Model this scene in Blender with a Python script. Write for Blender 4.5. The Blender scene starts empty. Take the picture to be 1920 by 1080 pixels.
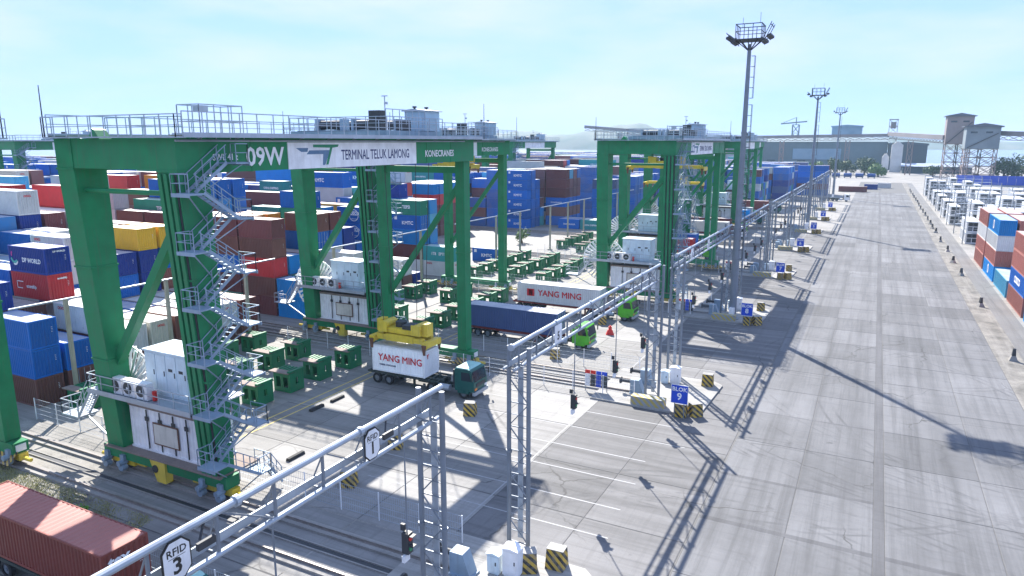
import bpy, math, random
from mathutils import Vector, Matrix
rad = math.radians
RND = random.Random(11)
S = bpy.context.scene
COL = S.collection

# ------------------------------------------------------------------ camera
CAMZ = 23.0
cam = bpy.data.cameras.new('camera')
cam.sensor_width = 36.0
cam.lens = 36.0 * 1322.0 / 1920.0
cam.clip_start = 0.5
cam.clip_end = 30000
camo = bpy.data.objects.new('camera', cam)
COL.objects.link(camo)
camo.location = (0, 0, CAMZ)
camo.rotation_euler = (rad(90 - 11.668), 0, rad(27.074))
S.camera = camo

# ------------------------------------------------------------------ sky, sun, exposure
SUN_EL, SUN_AZ = 41.0, 37.5          # azimuth counted from +Y towards -X
W = bpy.data.worlds.new('World')
S.world = W
W.use_nodes = True
nt = W.node_tree
nt.nodes.clear()
wo = nt.nodes.new('ShaderNodeOutputWorld')
bg = nt.nodes.new('ShaderNodeBackground')
sky = nt.nodes.new('ShaderNodeTexSky')
sky.sky_type = 'NISHITA'
sky.sun_disc = False
sky.sun_elevation = rad(SUN_EL)
sky.sun_rotation = rad(-SUN_AZ)
sky.altitude = 0
sky.air_density = 1.0
sky.dust_density = 0.1
sky.ozone_density = 4.0
# thin high cloud, laid out by sky direction
tc = nt.nodes.new('ShaderNodeTexCoord')
mp = nt.nodes.new('ShaderNodeMapping')
mp.inputs['Scale'].default_value = (1.0, 1.0, 4.5)
nz = nt.nodes.new('ShaderNodeTexNoise')
nz.inputs['Scale'].default_value = 2.8
nz.inputs['Detail'].default_value = 7
nz.inputs['Roughness'].default_value = 0.55
cr = nt.nodes.new('ShaderNodeMapRange')
cr.inputs['From Min'].default_value = 0.40
cr.inputs['From Max'].default_value = 0.66
cr.inputs['To Min'].default_value = 0.0
cr.inputs['To Max'].default_value = 0.9
veil = nt.nodes.new('ShaderNodeMixRGB')          # even thin overcast veil over the whole sky
veil.inputs['Fac'].default_value = 0.90
veil.inputs['Color2'].default_value = (2.35, 2.95, 3.05, 1)
nt.links.new(sky.outputs['Color'], veil.inputs['Color1'])
mx = nt.nodes.new('ShaderNodeMixRGB')
mx.inputs['Color2'].default_value = (3.9, 3.75, 3.4, 1)
nt.links.new(tc.outputs['Generated'], mp.inputs['Vector'])
nt.links.new(mp.outputs['Vector'], nz.inputs['Vector'])
nt.links.new(nz.outputs['Fac'], cr.inputs['Value'])
nt.links.new(cr.outputs['Result'], mx.inputs['Fac'])
nt.links.new(veil.outputs['Color'], mx.inputs['Color1'])
tint = nt.nodes.new('ShaderNodeMixRGB')          # camera white balance of the photograph
tint.blend_type = 'MULTIPLY'
tint.inputs['Fac'].default_value = 1.0
tint.inputs['Color2'].default_value = (0.655, 0.775, 1.30, 1)
nt.links.new(mx.outputs['Color'], tint.inputs['Color1'])
nt.links.new(tint.outputs['Color'], bg.inputs['Color'])
bg.inputs['Strength'].default_value = 0.13
nt.links.new(bg.outputs['Background'], wo.inputs['Surface'])

sl = bpy.data.lights.new('sun', 'SUN')
sl.energy = 5.0
sl.angle = rad(0.55)
sl.color = (1.0, 0.95, 0.87)
so = bpy.data.objects.new('sun', sl)
COL.objects.link(so)
sdir = Vector((-math.sin(rad(SUN_AZ)) * math.cos(rad(SUN_EL)), math.cos(rad(SUN_AZ)) * math.cos(rad(SUN_EL)), math.sin(rad(SUN_EL))))
so.rotation_euler = (-sdir).to_track_quat('-Z', 'Y').to_euler()
so.location = (0, 0, 120)

S.view_settings.view_transform = 'Standard'
S.view_settings.look = 'None'
S.view_settings.gamma = 1.0
S.view_settings.use_curve_mapping = False
S.view_settings.exposure = 1.35
S.render.engine = 'CYCLES'
try:
    S.cycles.use_denoising = True
    S.cycles.max_bounces = 6
    S.cycles.diffuse_bounces = 3
    S.cycles.glossy_bounces = 2
    S.cycles.transmission_bounces = 2
    S.cycles.volume_bounces = 0
    S.cycles.transparent_max_bounces = 6
    S.cycles.caustics_reflective = False
    S.cycles.caustics_refractive = False
except Exception:
    pass

# ------------------------------------------------------------------ materials
MATS = {}
def nodemat(name):
    m = bpy.data.materials.new(name)
    m.use_nodes = True
    n = m.node_tree
    b = n.nodes['Principled BSDF']
    return m, n, b

def N(n, kind, **kw):
    x = n.nodes.new(kind)
    for k, v in kw.items():
        if k in x.inputs.keys():
            x.inputs[k].default_value = v
        else:
            setattr(x, k, v)
    return x

def noise(n, scale, detail=4, vec=None, rough=0.55, mapscale=None):
    t = N(n, 'ShaderNodeTexNoise', Scale=scale, Detail=detail, Roughness=rough)
    if vec is not None:
        if mapscale:
            mpn = N(n, 'ShaderNodeMapping')
            mpn.inputs['Scale'].default_value = mapscale
            n.links.new(vec, mpn.inputs['Vector'])
            vec = mpn.outputs['Vector']
        n.links.new(vec, t.inputs['Vector'])
    return t.outputs['Fac']

def remap(n, fac, a, b, c=0.0, d=1.0):
    r = N(n, 'ShaderNodeMapRange')
    r.inputs['From Min'].default_value = a
    r.inputs['From Max'].default_value = b
    r.inputs['To Min'].default_value = c
    r.inputs['To Max'].default_value = d
    n.links.new(fac, r.inputs['Value'])
    return r.outputs['Result']

def mixc(n, fac, c1, c2, mode='MIX'):
    x = N(n, 'ShaderNodeMixRGB')
    x.blend_type = mode
    for s, v in (('Fac', fac), ('Color1', c1), ('Color2', c2)):
        if isinstance(v, (int, float)):
            x.inputs[s].default_value = v
        elif isinstance(v, (tuple, list)):
            x.inputs[s].default_value = (*v[:3], 1)
        else:
            n.links.new(v, x.inputs[s])
    return x.outputs['Color']

def mth(n, op, a, b=None):
    x = N(n, 'ShaderNodeMath')
    x.operation = op
    for i, v in enumerate((a, b)):
        if v is None:
            continue
        if isinstance(v, (int, float)):
            x.inputs[i].default_value = v
        else:
            n.links.new(v, x.inputs[i])
    return x.outputs[0]

def paint(name, col, rough=0.45, dirt=0.35, dirtcol=(0.10, 0.085, 0.07), metal=0.0, scale=0.9, spec=0.4):
    """Weathered paint: broad tone changes plus vertical run-down dirt."""
    if name in MATS:
        return MATS[name]
    m, n, b = nodemat(name)
    g = N(n, 'ShaderNodeNewGeometry').outputs['Position']
    f1 = remap(n, noise(n, scale, 5, g), 0.35, 0.75)
    f2 = remap(n, noise(n, 1.0, 4, g, mapscale=(5.0, 5.0, 0.35)), 0.52, 0.8)
    f0 = remap(n, noise(n, 0.16, 3, g), 0.35, 0.65)
    c = mixc(n, f1, tuple(x * 0.80 for x in col), tuple(min(1, x * 1.12) for x in col))
    grey = sum(col) / 3
    c = mixc(n, mth(n, 'MULTIPLY', f0, 0.28), c, tuple(x * 0.75 + grey * 0.45 for x in col))
    c = mixc(n, mth(n, 'MULTIPLY', f2, dirt), c, dirtcol)
    f3 = remap(n, noise(n, 2.6, 6, g, rough=0.7), 0.66, 0.74, 0, dirt * 0.9)
    c = mixc(n, f3, c, (0.17, 0.08, 0.045))
    n.links.new(c, b.inputs['Base Color'])
    n.links.new(remap(n, f1, 0, 1, rough - 0.08, rough + 0.15), b.inputs['Roughness'])
    b.inputs['Metallic'].default_value = metal
    b.inputs['Specular IOR Level'].default_value = spec
    MATS[name] = m
    return m

def flat(name, col, rough=0.6, metal=0.0, emit=0):
    if name in MATS:
        return MATS[name]
    m, n, b = nodemat(name)
    g = N(n, 'ShaderNodeNewGeometry').outputs['Position']
    c = mixc(n, remap(n, noise(n, 2.5, 3, g), 0.3, 0.7), tuple(x * 0.85 for x in col), tuple(min(1, x * 1.1) for x in col))
    n.links.new(c, b.inputs['Base Color'])
    b.inputs['Roughness'].default_value = rough
    b.inputs['Metallic'].default_value = metal
    MATS[name] = m
    return m

def container_mat(roof=False):
    m, n, b = nodemat('container_roof_paint' if roof else 'container_paint')
    oi = N(n, 'ShaderNodeObjectInfo')
    tcd = N(n, 'ShaderNodeTexCoord').outputs['Object']
    g = N(n, 'ShaderNodeNewGeometry').outputs['Position']
    big = remap(n, noise(n, 0.7, 4, g), 0.35, 0.7)
    run = remap(n, noise(n, 1.0, 5, tcd, mapscale=(6, 6, 0.5)), 0.56, 0.78)
    spots = remap(n, noise(n, 3.2, 6, g, rough=0.7), 0.62, 0.72)
    tone = mth(n, 'MULTIPLY_ADD', oi.outputs['Random'], 0.35)
    tone.node.inputs[2].default_value = 0.8
    c = mixc(n, 1.0, oi.outputs['Color'], tone, 'MULTIPLY')
    c = mixc(n, mth(n, 'MULTIPLY', big, 0.25), c, (0.55, 0.55, 0.55), 'MULTIPLY')
    c = mixc(n, mth(n, 'MULTIPLY', run, 0.30), c, (0.13, 0.10, 0.075))
    c = mixc(n, mth(n, 'MULTIPLY', spots, 0.45), c, (0.16, 0.07, 0.035))
    if roof:                                   # roof sheet colour mixed unevenly towards pale grey
        roof_pale = remap(n, noise(n, 0.9, 5, g), 0.3, 0.7, 0.45, 0.8)
        c = mixc(n, roof_pale, c, (0.56, 0.55, 0.53))
    n.links.new(c, b.inputs['Base Color'])
    b.inputs['Roughness'].default_value = 0.5
    b.inputs['Specular IOR Level'].default_value = 0.35
    return m

def attr_mat():
    m, n, b = nodemat('far_container_paint')
    a = N(n, 'ShaderNodeAttribute')
    a.attribute_name = 'Col'
    g = N(n, 'ShaderNodeNewGeometry').outputs['Position']
    c = mixc(n, remap(n, noise(n, 0.5, 4, g), 0.3, 0.75, 0, 0.4), a.outputs['Color'], (0.2, 0.17, 0.14))
    n.links.new(c, b.inputs['Base Color'])
    b.inputs['Roughness'].default_value = 0.55
    return m

def stripes_mat():
    """Black and yellow diagonal hazard paint, worn."""
    m, n, b = nodemat('hazard_stripes')
    tcd = N(n, 'ShaderNodeTexCoord').outputs['Object']
    sp = N(n, 'ShaderNodeSeparateXYZ')
    n.links.new(tcd, sp.inputs[0])
    s = mth(n, 'ADD', mth(n, 'ADD', sp.outputs[0], sp.outputs[1]), sp.outputs[2])
    fr = mth(n, 'FRACT', mth(n, 'MULTIPLY', s, 1.9))
    g = N(n, 'ShaderNodeNewGeometry').outputs['Position']
    c = mixc(n, mth(n, 'GREATER_THAN', fr, 0.5), (0.03, 0.028, 0.025), (0.55, 0.36, 0.04))
    c = mixc(n, remap(n, noise(n, 2.6, 6, g, rough=0.7), 0.45, 0.66, 0, 0.75), c, (0.22, 0.20, 0.17))
    n.links.new(c, b.inputs['Base Color'])
    b.inputs['Roughness'].default_value = 0.75
    return m

def concrete_mat(name, base, along='Y', slabvar=0.14, crack=True, marks=(), lanes=()):
    m, n, b = nodemat(name)
    g = N(n, 'ShaderNodeNewGeometry').outputs['Position']
    oi = N(n, 'ShaderNodeObjectInfo')
    blot = noise(n, 0.11, 6, g, rough=0.6)
    fine = noise(n, 1.4, 9, g, rough=0.75)
    grit = noise(n, 14.0, 2, g)
    ms = (1.5, 0.04, 1) if along == 'Y' else (0.04, 1.5, 1)
    streak = noise(n, 1.0, 8, g, mapscale=ms, rough=0.72)
    ms2 = (0.12, 2.6, 1) if along == 'Y' else (2.6, 0.12, 1)
    cross = noise(n, 1.0, 7, g, mapscale=ms2, rough=0.7)
    d = tuple(x * 0.62 for x in base)
    l = tuple(min(1, x * 1.16) for x in base)
    c = mixc(n, remap(n, blot, 0.3, 0.72), d, l)
    c = mixc(n, remap(n, fine, 0.3, 0.75, 0, 0.5), c, l)
    c = mixc(n, remap(n, streak, 0.47, 0.72, 0, 0.80), c, tuple(x * 0.45 for x in base))
    c = mixc(n, remap(n, cross, 0.52, 0.75, 0, 0.50), c, tuple(x * 0.5 for x in base))
    oil = remap(n, noise(n, 0.55, 5, g, rough=0.6), 0.66, 0.74, 0, 0.55)
    c = mixc(n, oil, c, tuple(x * 0.3 for x in base))
    c = mixc(n, remap(n, grit, 0.4, 0.75, 0, 0.22), c, d)
    if slabvar:
        tone = remap(n, oi.outputs['Random'], 0, 1, 1.0 - slabvar, 1.0 + slabvar * 0.55)
        c = mixc(n, 1.0, c, tone, 'MULTIPLY')
    if crack:
        warp = N(n, 'ShaderNodeTexNoise', Scale=0.5, Detail=5)
        n.links.new(g, warp.inputs['Vector'])
        va = N(n, 'ShaderNodeVectorMath')
        va.operation = 'MULTIPLY_ADD'
        va.inputs[1].default_value = (2.2, 2.2, 0)
        n.links.new(warp.outputs['Color'], va.inputs[0])
        n.links.new(g, va.inputs[2])
        vo = N(n, 'ShaderNodeTexVoronoi', Scale=0.13)
        vo.feature = 'DISTANCE_TO_EDGE'
        n.links.new(va.outputs[0], vo.inputs['Vector'])
        ed = remap(n, vo.outputs['Distance'], 0.0, 0.012, 1, 0)
        gate = remap(n, noise(n, 0.09, 2, g), 0.50, 0.60)
        c = mixc(n, mth(n, 'MULTIPLY', mth(n, 'MULTIPLY', ed, gate), 0.85), c, (0.035, 0.034, 0.032))
    if lanes:                                  # rubbered wheel tracks along fixed lines
        sl_ = N(n, 'ShaderNodeSeparateXYZ')
        n.links.new(g, sl_.inputs[0])
        tl = None
        for (lx, lw) in lanes:
            q = remap(n, mth(n, 'ABSOLUTE', mth(n, 'SUBTRACT', sl_.outputs[0 if along == 'Y' else 1], lx)), lw * 0.3, lw, 1, 0)
            tl = q if tl is None else mth(n, 'MAXIMUM', tl, q)
        wob = remap(n, noise(n, 1.0, 6, g, mapscale=((0.7, 0.05, 1) if along == 'Y' else (0.05, 0.7, 1)), rough=0.65), 0.35, 0.65)
        c = mixc(n, mth(n, 'MULTIPLY', mth(n, 'MULTIPLY', tl, wob), 0.5), c, tuple(x * 0.38 for x in base))
    # worn tyre arcs: rings about fixed turning centres
    if marks:
        sp = N(n, 'ShaderNodeSeparateXYZ')
        n.links.new(g, sp.inputs[0])
        tot = None
        for (cx, cy, r, w) in marks:
            dx = mth(n, 'SUBTRACT', sp.outputs[0], cx)
            dy = mth(n, 'SUBTRACT', sp.outputs[1], cy)
            rr = mth(n, 'SQRT', mth(n, 'ADD', mth(n, 'MULTIPLY', dx, dx), mth(n, 'MULTIPLY', dy, dy)))
            k = remap(n, mth(n, 'ABSOLUTE', mth(n, 'SUBTRACT', rr, r)), w * 0.25, w * 0.75, 1, 0)
            tot = k if tot is None else mth(n, 'MAXIMUM', tot, k)
        br = remap(n, noise(n, 0.25, 7, g, rough=0.7), 0.44, 0.62)
        c = mixc(n, mth(n, 'MULTIPLY', mth(n, 'MULTIPLY', tot, br), 0.6), c, (0.06, 0.06, 0.063))
    n.links.new(c, b.inputs['Base Color'])
    b.inputs['Roughness'].default_value = 0.78
    b.inputs['Specular IOR Level'].default_value = 0.3
    bump = N(n, 'ShaderNodeBump', Strength=0.25, Distance=0.02)
    n.links.new(fine, bump.inputs['Height'])
    n.links.new(bump.outputs[0], b.inputs['Normal'])
    return m

M_GREEN = paint('crane_green', (0.014, 0.225, 0.085), 0.5, 0.35, spec=0.25)
M_RACK = paint('rack_green', (0.006, 0.17, 0.065), 0.5, 0.3)
M_GALV = paint('galvanised_steel', (0.38, 0.43, 0.49), 0.45, 0.25, (0.25, 0.24, 0.23), 0.35)
M_POST = paint('grey_steel', (0.20, 0.23, 0.27), 0.5, 0.3, (0.2, 0.17, 0.14), 0.2)
M_BLUEGREY = paint('blue_grey_steel', (0.24, 0.33, 0.42), 0.5, 0.3)
M_WHITE = paint('white_paint', (0.82, 0.82, 0.83), 0.45, 0.22, (0.3, 0.26, 0.2))
M_HOUSE = paint('machine_house_blue', (0.36, 0.52, 0.64), 0.5, 0.2)
M_YELLOW = paint('machine_yellow', (0.74, 0.54, 0.03), 0.45, 0.35)
M_DARK = flat('dark_steel', (0.035, 0.037, 0.042), 0.55)
M_BLACK = flat('black_rubber', (0.02, 0.02, 0.021), 0.8)
M_RUST = flat('rusty_steel', (0.16, 0.075, 0.045), 0.8)
M_RAIL = flat('worn_rail_steel', (0.30, 0.27, 0.25), 0.4, 0.5)
M_PLANK = paint('deck_plate', (0.26, 0.20, 0.17), 0.8, 0.4)
M_LETW = flat('white_lettering', (0.80, 0.80, 0.80), 0.5)
M_LETR = flat('red_lettering', (0.62, 0.015, 0.03), 0.5)
M_LETB = flat('navy_lettering', (0.02, 0.03, 0.12), 0.5)
M_LETK = flat('black_lettering', (0.012, 0.012, 0.013), 0.5)
M_LGREEN = flat('logo_green', (0.01, 0.22, 0.09), 0.5)
M_LBLUE = flat('logo_grey_blue', (0.10, 0.19, 0.30), 0.5)
M_LTEAL = flat('logo_teal', (0.05, 0.42, 0.36), 0.5)
M_SIGNB = flat('sign_blue', (0.005, 0.06, 0.52), 0.4)
M_RED = flat('signal_red', (0.62, 0.02, 0.015), 0.5)
M_GLASS = flat('dark_glass', (0.02, 0.03, 0.04), 0.08)
M_STRIPE = stripes_mat()
M_CONT = container_mat()
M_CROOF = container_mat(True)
M_FAR = attr_mat()
M_KERB = concrete_mat('kerb_concrete', (0.34, 0.33, 0.31), 'X', 0, False)
M_PLINTH = concrete_mat('plinth_concrete', (0.32, 0.305, 0.285), 'X', 0, False)
ARCS = [(-7, 22, 19.5, 0.25), (-7, 22, 20.3, 0.25), (-5, 24, 22.6, 0.22), (-5, 24, 23.3, 0.22), (12, 96, 47, 0.25), (12, 96, 48, 0.25), (20, 70, 22, 0.22), (20, 70, 23, 0.22), (-9, 66, 24.0, 0.25), (-9, 66, 24.7, 0.2), (-6, 30, 13.5, 0.22), (-6, 30, 14.3, 0.22), (-6, 31, 16.4, 0.2), (14, 78, 24.0, 0.2), (14, 78, 24.8, 0.2),
        (16, 80, 30.5, 0.2), (16, 80, 31.4, 0.2), (10, 72, 26.0, 0.2), (-2, 100, 26, 0.22), (-2, 100, 26.8, 0.2), (-4, 37, 17.5, 0.2), (-4, 37, 18.6, 0.2), (15, 84, 37, 0.2), (15, 84, 38, 0.2)]
M_ROAD = concrete_mat('road_concrete', (0.150, 0.151, 0.156), 'Y', 0.24, True, ARCS, [(-5.2, 0.9), (-3.0, 0.8), (0.2, 0.9), (4.4, 0.8), (6.4, 0.9), (10.6, 0.7)])
M_APRON = concrete_mat('apron_concrete', (0.163, 0.160, 0.160), 'X', 0.24, True, ARCS[:4] + ARCS[8:14], [(y_ + 34.6 * c_, 0.8) for c_ in (0, 1) for y_ in (37.2, 39.1, 40.9, 42.8, 44.6, 46.5, 48.3, 50.2, 52.0, 53.9)])
M_APRON2 = concrete_mat('inner_apron_concrete', (0.27, 0.262, 0.25), 'X', 0.2, True, ARCS[8:12])
M_GROUND = concrete_mat('yard_concrete', (0.27, 0.258, 0.24), 'X', 0, True)
M_JOINT = flat('joint_filler', (0.10, 0.098, 0.095), 0.9)
M_LINEF = paint('faded_road_paint', (0.30, 0.30, 0.30), 0.7, 0.6, (0.2, 0.2, 0.2), scale=2.5)
M_LINE = paint('road_paint_white', (0.33, 0.33, 0.33), 0.7, 0.6, (0.42, 0.41, 0.40), scale=2.5)
M_LINEY = paint('road_paint_yellow', (0.62, 0.45, 0.08), 0.7, 0.6, (0.42, 0.41, 0.40), scale=2.5)

# ------------------------------------------------------------------ mesh helpers
class MB:
    def __init__(self):
        self.v, self.f, self.m = [], [], []
    def add(self, vs, fs, mi=0):
        o = len(self.v)
        self.v.extend(vs)
        for f in fs:
            self.f.append(tuple(o + i for i in f))
            self.m.append(mi)
        return self
    def box(self, x0, y0, z0, x1, y1, z1, mi=0):
        return self.hexa([(x0, y0, z0), (x1, y0, z0), (x1, y1, z0), (x0, y1, z0), (x0, y0, z1), (x1, y0, z1), (x1, y1, z1), (x0, y1, z1)], mi)
    def hexa(self, p, mi=0):
        return self.add(p, [(0, 3, 2, 1), (4, 5, 6, 7), (0, 1, 5, 4), (1, 2, 6, 5), (2, 3, 7, 6), (3, 0, 4, 7)], mi)
    def beam(self, p, q, w, h=None, mi=0):
        h = h or w
        p, q = Vector(p), Vector(q)
        d = (q - p)
        if d.length < 1e-6:
            return self
        d.normalize()
        up = Vector((0, 0, 1)) if abs(d.z) < 0.95 else Vector((0, 1, 0))
        s = d.cross(up).normalized()
        u = s.cross(d).normalized()
        s *= w / 2
        u *= h / 2
        return self.hexa([tuple(p - s - u), tuple(p + s - u), tuple(q + s - u), tuple(q - s - u), tuple(p - s + u), tuple(p + s + u), tuple(q + s + u), tuple(q - s + u)], mi)
    def tube(self, p, q, r, n=8, r2=None, mi=0, cap=True):
        r2 = r if r2 is None else r2
        p, q = Vector(p), Vector(q)
        d = (q - p).normalized()
        up = Vector((0, 0, 1)) if abs(d.z) < 0.95 else Vector((0, 1, 0))
        s = d.cross(up).normalized()
        u = s.cross(d).normalized()
        vs = []
        for c, rr in ((p, r), (q, r2)):
            for i in range(n):
                a = 2 * math.pi * i / n
                vs.append(tuple(c + s * math.cos(a) * rr + u * math.sin(a) * rr))
        fs = [(i, (i + 1) % n, n + (i + 1) % n, n + i) for i in range(n)]
        if cap:
            fs += [tuple(range(n - 1, -1, -1)), tuple(range(n, 2 * n))]
        return self.add(vs, fs, mi)
    def prism(self, poly, axis, a, b, mi=0):
        """poly: 2-D outline; axis 'x' (poly in y,z), 'y' (poly in x,z) or 'z' (poly in x,y)."""
        n = len(poly)
        def mk(t, c):
            return (t, c[0], c[1]) if axis == 'x' else ((c[0], t, c[1]) if axis == 'y' else (c[0], c[1], t))
        vs = [mk(a, c) for c in poly] + [mk(b, c) for c in poly]
        fs = [(i, (i + 1) % n, n + (i + 1) % n, n + i) for i in range(n)] + [tuple(range(n - 1, -1, -1)), tuple(range(n, 2 * n))]
        return self.add(vs, fs, mi)
    def quad(self, a, b, c, d, mi=0):
        return self.add([a, b, c, d], [(0, 1, 2, 3)], mi)
    def mesh(self, name, mats, smooth=False):
        me = bpy.data.meshes.new(name)
        me.from_pydata(self.v, [], self.f)
        if not isinstance(mats, (list, tuple)):
            mats = [mats]
        for m in mats:
            me.materials.append(m)
        if len(mats) > 1:
            me.polygons.foreach_set('material_index', self.m)
        if smooth:
            me.polygons.foreach_set('use_smooth', [True] * len(me.polygons))
        me.validate()
        import bmesh
        bm = bmesh.new()
        bm.from_mesh(me)
        bmesh.ops.recalc_face_normals(bm, faces=bm.faces)
        bm.to_mesh(me)
        bm.free()
        return me

def link(name, data):
    o = bpy.data.objects.new(name, data)
    COL.objects.link(o)
    return o

def thing(name, label, cat, loc=(0, 0, 0), rz=0.0, mesh=None, group=None, color=None):
    o = link(name, mesh)
    o.location = loc
    o.rotation_euler = (0, 0, rz)
    o['label'] = label
    o['category'] = cat
    if group:
        o['group'] = group
    if color:
        o.color = (*color, 1)
    return o

def struct(name, mesh, loc=(0, 0, 0), kind='structure'):
    o = link(name, mesh)
    o.location = loc
    o['kind'] = kind
    return o

def part(name, mesh, parent, loc=(0, 0, 0), rot=None, color=None):
    o = link(name, mesh)
    o.parent = parent
    o.location = loc
    if rot:
        o.rotation_euler = rot
    if color:
        o.color = (*color, 1)
    return o

def mpart(name, mb, mats, parent, loc=(0, 0, 0), rot=None):
    return part(name, mb.mesh(name, mats), parent, loc, rot)

def copytree(o, parent=None, keep=None):
    c = o.copy()
    COL.objects.link(c)
    c.parent = parent
    for ch in o.children:
        if keep and parent is None and ch.name.split('.')[0] not in keep:
            continue
        copytree(ch, c)
    return c

def recopy(o, loc, label, rz=None, keep=None):
    c = copytree(o, None, keep)
    c.location = loc
    if rz is not None:
        c.rotation_euler = (0, 0, rz)
    c['label'] = label
    return c

_TXT = {}
def text_mesh(s, mat, size=1.0, bold=0.0, xs=1.0, align='CENTER'):
    key = (s, mat.name, size, bold, xs, align)
    if key in _TXT:
        return _TXT[key]
    cu = bpy.data.curves.new('lettering', 'FONT')
    cu.body = s
    cu.size = size
    thick = bold if 'M' in s else 0.0          # the built-in M closes up under offset: thicken it by copies
    cu.offset = 0.0 if thick else bold
    cu.resolution_u = 2
    cu.align_x = align
    cu.align_y = 'CENTER'
    cu.extrude = 0.003
    o = bpy.data.objects.new('tmp', cu)
    COL.objects.link(o)
    dg = bpy.context.evaluated_depsgraph_get()
    me = bpy.data.meshes.new_from_object(o.evaluated_get(dg))
    bpy.data.objects.remove(o)
    bpy.data.curves.remove(cu)
    if thick:
        import bmesh
        src = bmesh.new()
        src.from_mesh(me)
        geo = src.verts[:] + src.edges[:] + src.faces[:]
        for k, (dx, dy) in enumerate(((1.3, 0), (-1.3, 0), (0, 1.3), (0, -1.3))):
            d = bmesh.ops.duplicate(src, geom=geo)
            vs = [e for e in d['geom'] if isinstance(e, bmesh.types.BMVert)]
            bmesh.ops.translate(src, verts=vs, vec=(dx * thick * 0.7, dy * thick * 0.8, -0.0006 * (k + 1)))
        src.to_mesh(me)
        src.free()
    for v in me.vertices:
        v.co.x *= xs
    me.materials.clear()
    me.materials.append(mat)
    _TXT[key] = me
    return me
ROT_PX = (rad(90), 0, rad(90))      # lettering that faces +X, reads towards +Y
ROT_NY = (rad(90), 0, 0)            # lettering that faces -Y, reads towards +X
ROT_NX = (rad(90), 0, rad(-90))     # lettering that faces -X, reads towards -Y

def railing(mb, pts, h=1.1, step=1.6, r=0.03, mi=0, mid=True):
    for a, b in zip(pts[:-1], pts[1:]):
        a, b = Vector(a), Vector(b)
        L = (b - a).length
        k = max(1, int(round(L / step)))
        for i in range(k + 1):
            p = a + (b - a) * i / k
            mb.beam(p, p + Vector((0, 0, h)), r * 1.6, None, mi)
        up = Vector((0, 0, h))
        mb.beam(a + up, b + up, r * 2, None, mi)
        if mid:
            mb.beam(a + up * 0.52, b + up * 0.52, r * 1.5, None, mi)

# ================================================================== the setting
PITCH = 34.6                      # block to block along the road (+Y)
GAPY = 27.7                       # centre of the rail corridor before block 9
RAIL_NEAR = 29.3                  # near crane rail of block 9
SPAN = 31.4
XFRONT = -64.0                    # landside end of the container stacks
WORLD_Y = 470

def poly_mesh(name, pts, z, mat):
    me = bpy.data.meshes.new(name)
    me.from_pydata([(x, y, z) for x, y in pts], [], [tuple(range(len(pts)))])
    me.materials.append(mat)
    return me

def water_mat():
    m, n, b = nodemat('sea_water')
    g = N(n, 'ShaderNodeNewGeometry').outputs['Position']
    b.inputs['Base Color'].default_value = (0.16, 0.20, 0.22, 1)
    b.inputs['Roughness'].default_value = 0.22
    b.inputs['Specular IOR Level'].default_value = 0.6
    bump = N(n, 'ShaderNodeBump', Strength=0.5, Distance=0.6)
    n.links.new(noise(n, 0.12, 5, g), bump.inputs['Height'])
    n.links.new(bump.outputs[0], b.inputs['Normal'])
    return m

struct('ground', poly_mesh('ground', [(-1200, -150), (420, -150), (420, 500), (150, 560), (95, 830), (-170, 830), (-190, 505), (-1200, 470)], 0.0, M_GROUND))
struct('sea', poly_mesh('sea', [(-14000, -3000), (9000, -3000), (9000, 14000), (-14000, 14000)], -1.6, water_mat()))

def hill_mat():
    m, n, b = nodemat('wooded_hill')
    g = N(n, 'ShaderNodeNewGeometry').outputs['Position']
    c = mixc(n, remap(n, noise(n, 0.012, 6, g), 0.35, 0.7), (0.045, 0.075, 0.045), (0.13, 0.13, 0.09))
    n.links.new(c, b.inputs['Base Color'])
    b.inputs['Roughness'].default_value = 0.9
    return m
M_HILL = hill_mat()

def hill_range(x0, x1, y, depth, prof, seed):
    r = random.Random(seed)
    nx, ny = 90, 10
    ph = [r.uniform(0, 6.28) for _ in range(8)]
    vs, fs = [], []
    for j in range(ny + 1):
        for i in range(nx + 1):
            t = i / nx
            x = x0 + (x1 - x0) * t
            s = j / ny
            env = math.sin(math.pi * min(1, s * 1.0)) ** 0.8 if 0 < s < 1 else 0
            h = prof(t) * (1 + 0.10 * math.sin(t * 23 + ph[0]) + 0.06 * math.sin(t * 57 + ph[1]) + 0.04 * math.sin(t * 131 + ph[2] + s * 5))
            h += prof(t) * 0.12 * math.sin(s * 7 + t * 31 + ph[3])
            vs.append((x, y + depth * s, -2 + max(0, h) * env))
    for j in range(ny):
        for i in range(nx):
            a = j * (nx + 1) + i
            fs.append((a, a + 1, a + nx + 2, a + nx + 1))
    me = bpy.data.meshes.new('hills')
    me.from_pydata(vs, [], fs)
    me.polygons.foreach_set('use_smooth', [True] * len(fs))
    me.materials.append(M_HILL)
    return me
struct('hills', hill_range(-2600, -420, 2300, 500, lambda t: 34 + 34 * max(0, math.sin((t - 0.05) * 3.1)) ** 0.8 * (0.4 + 0.6 * t) + 22 * math.exp(-((t - 0.80) / 0.07) ** 2), 3))
struct('hills', hill_range(-900, 1500, 2900, 500, lambda t: 26 + 14 * math.sin(t * 5) ** 2, 5))

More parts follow.
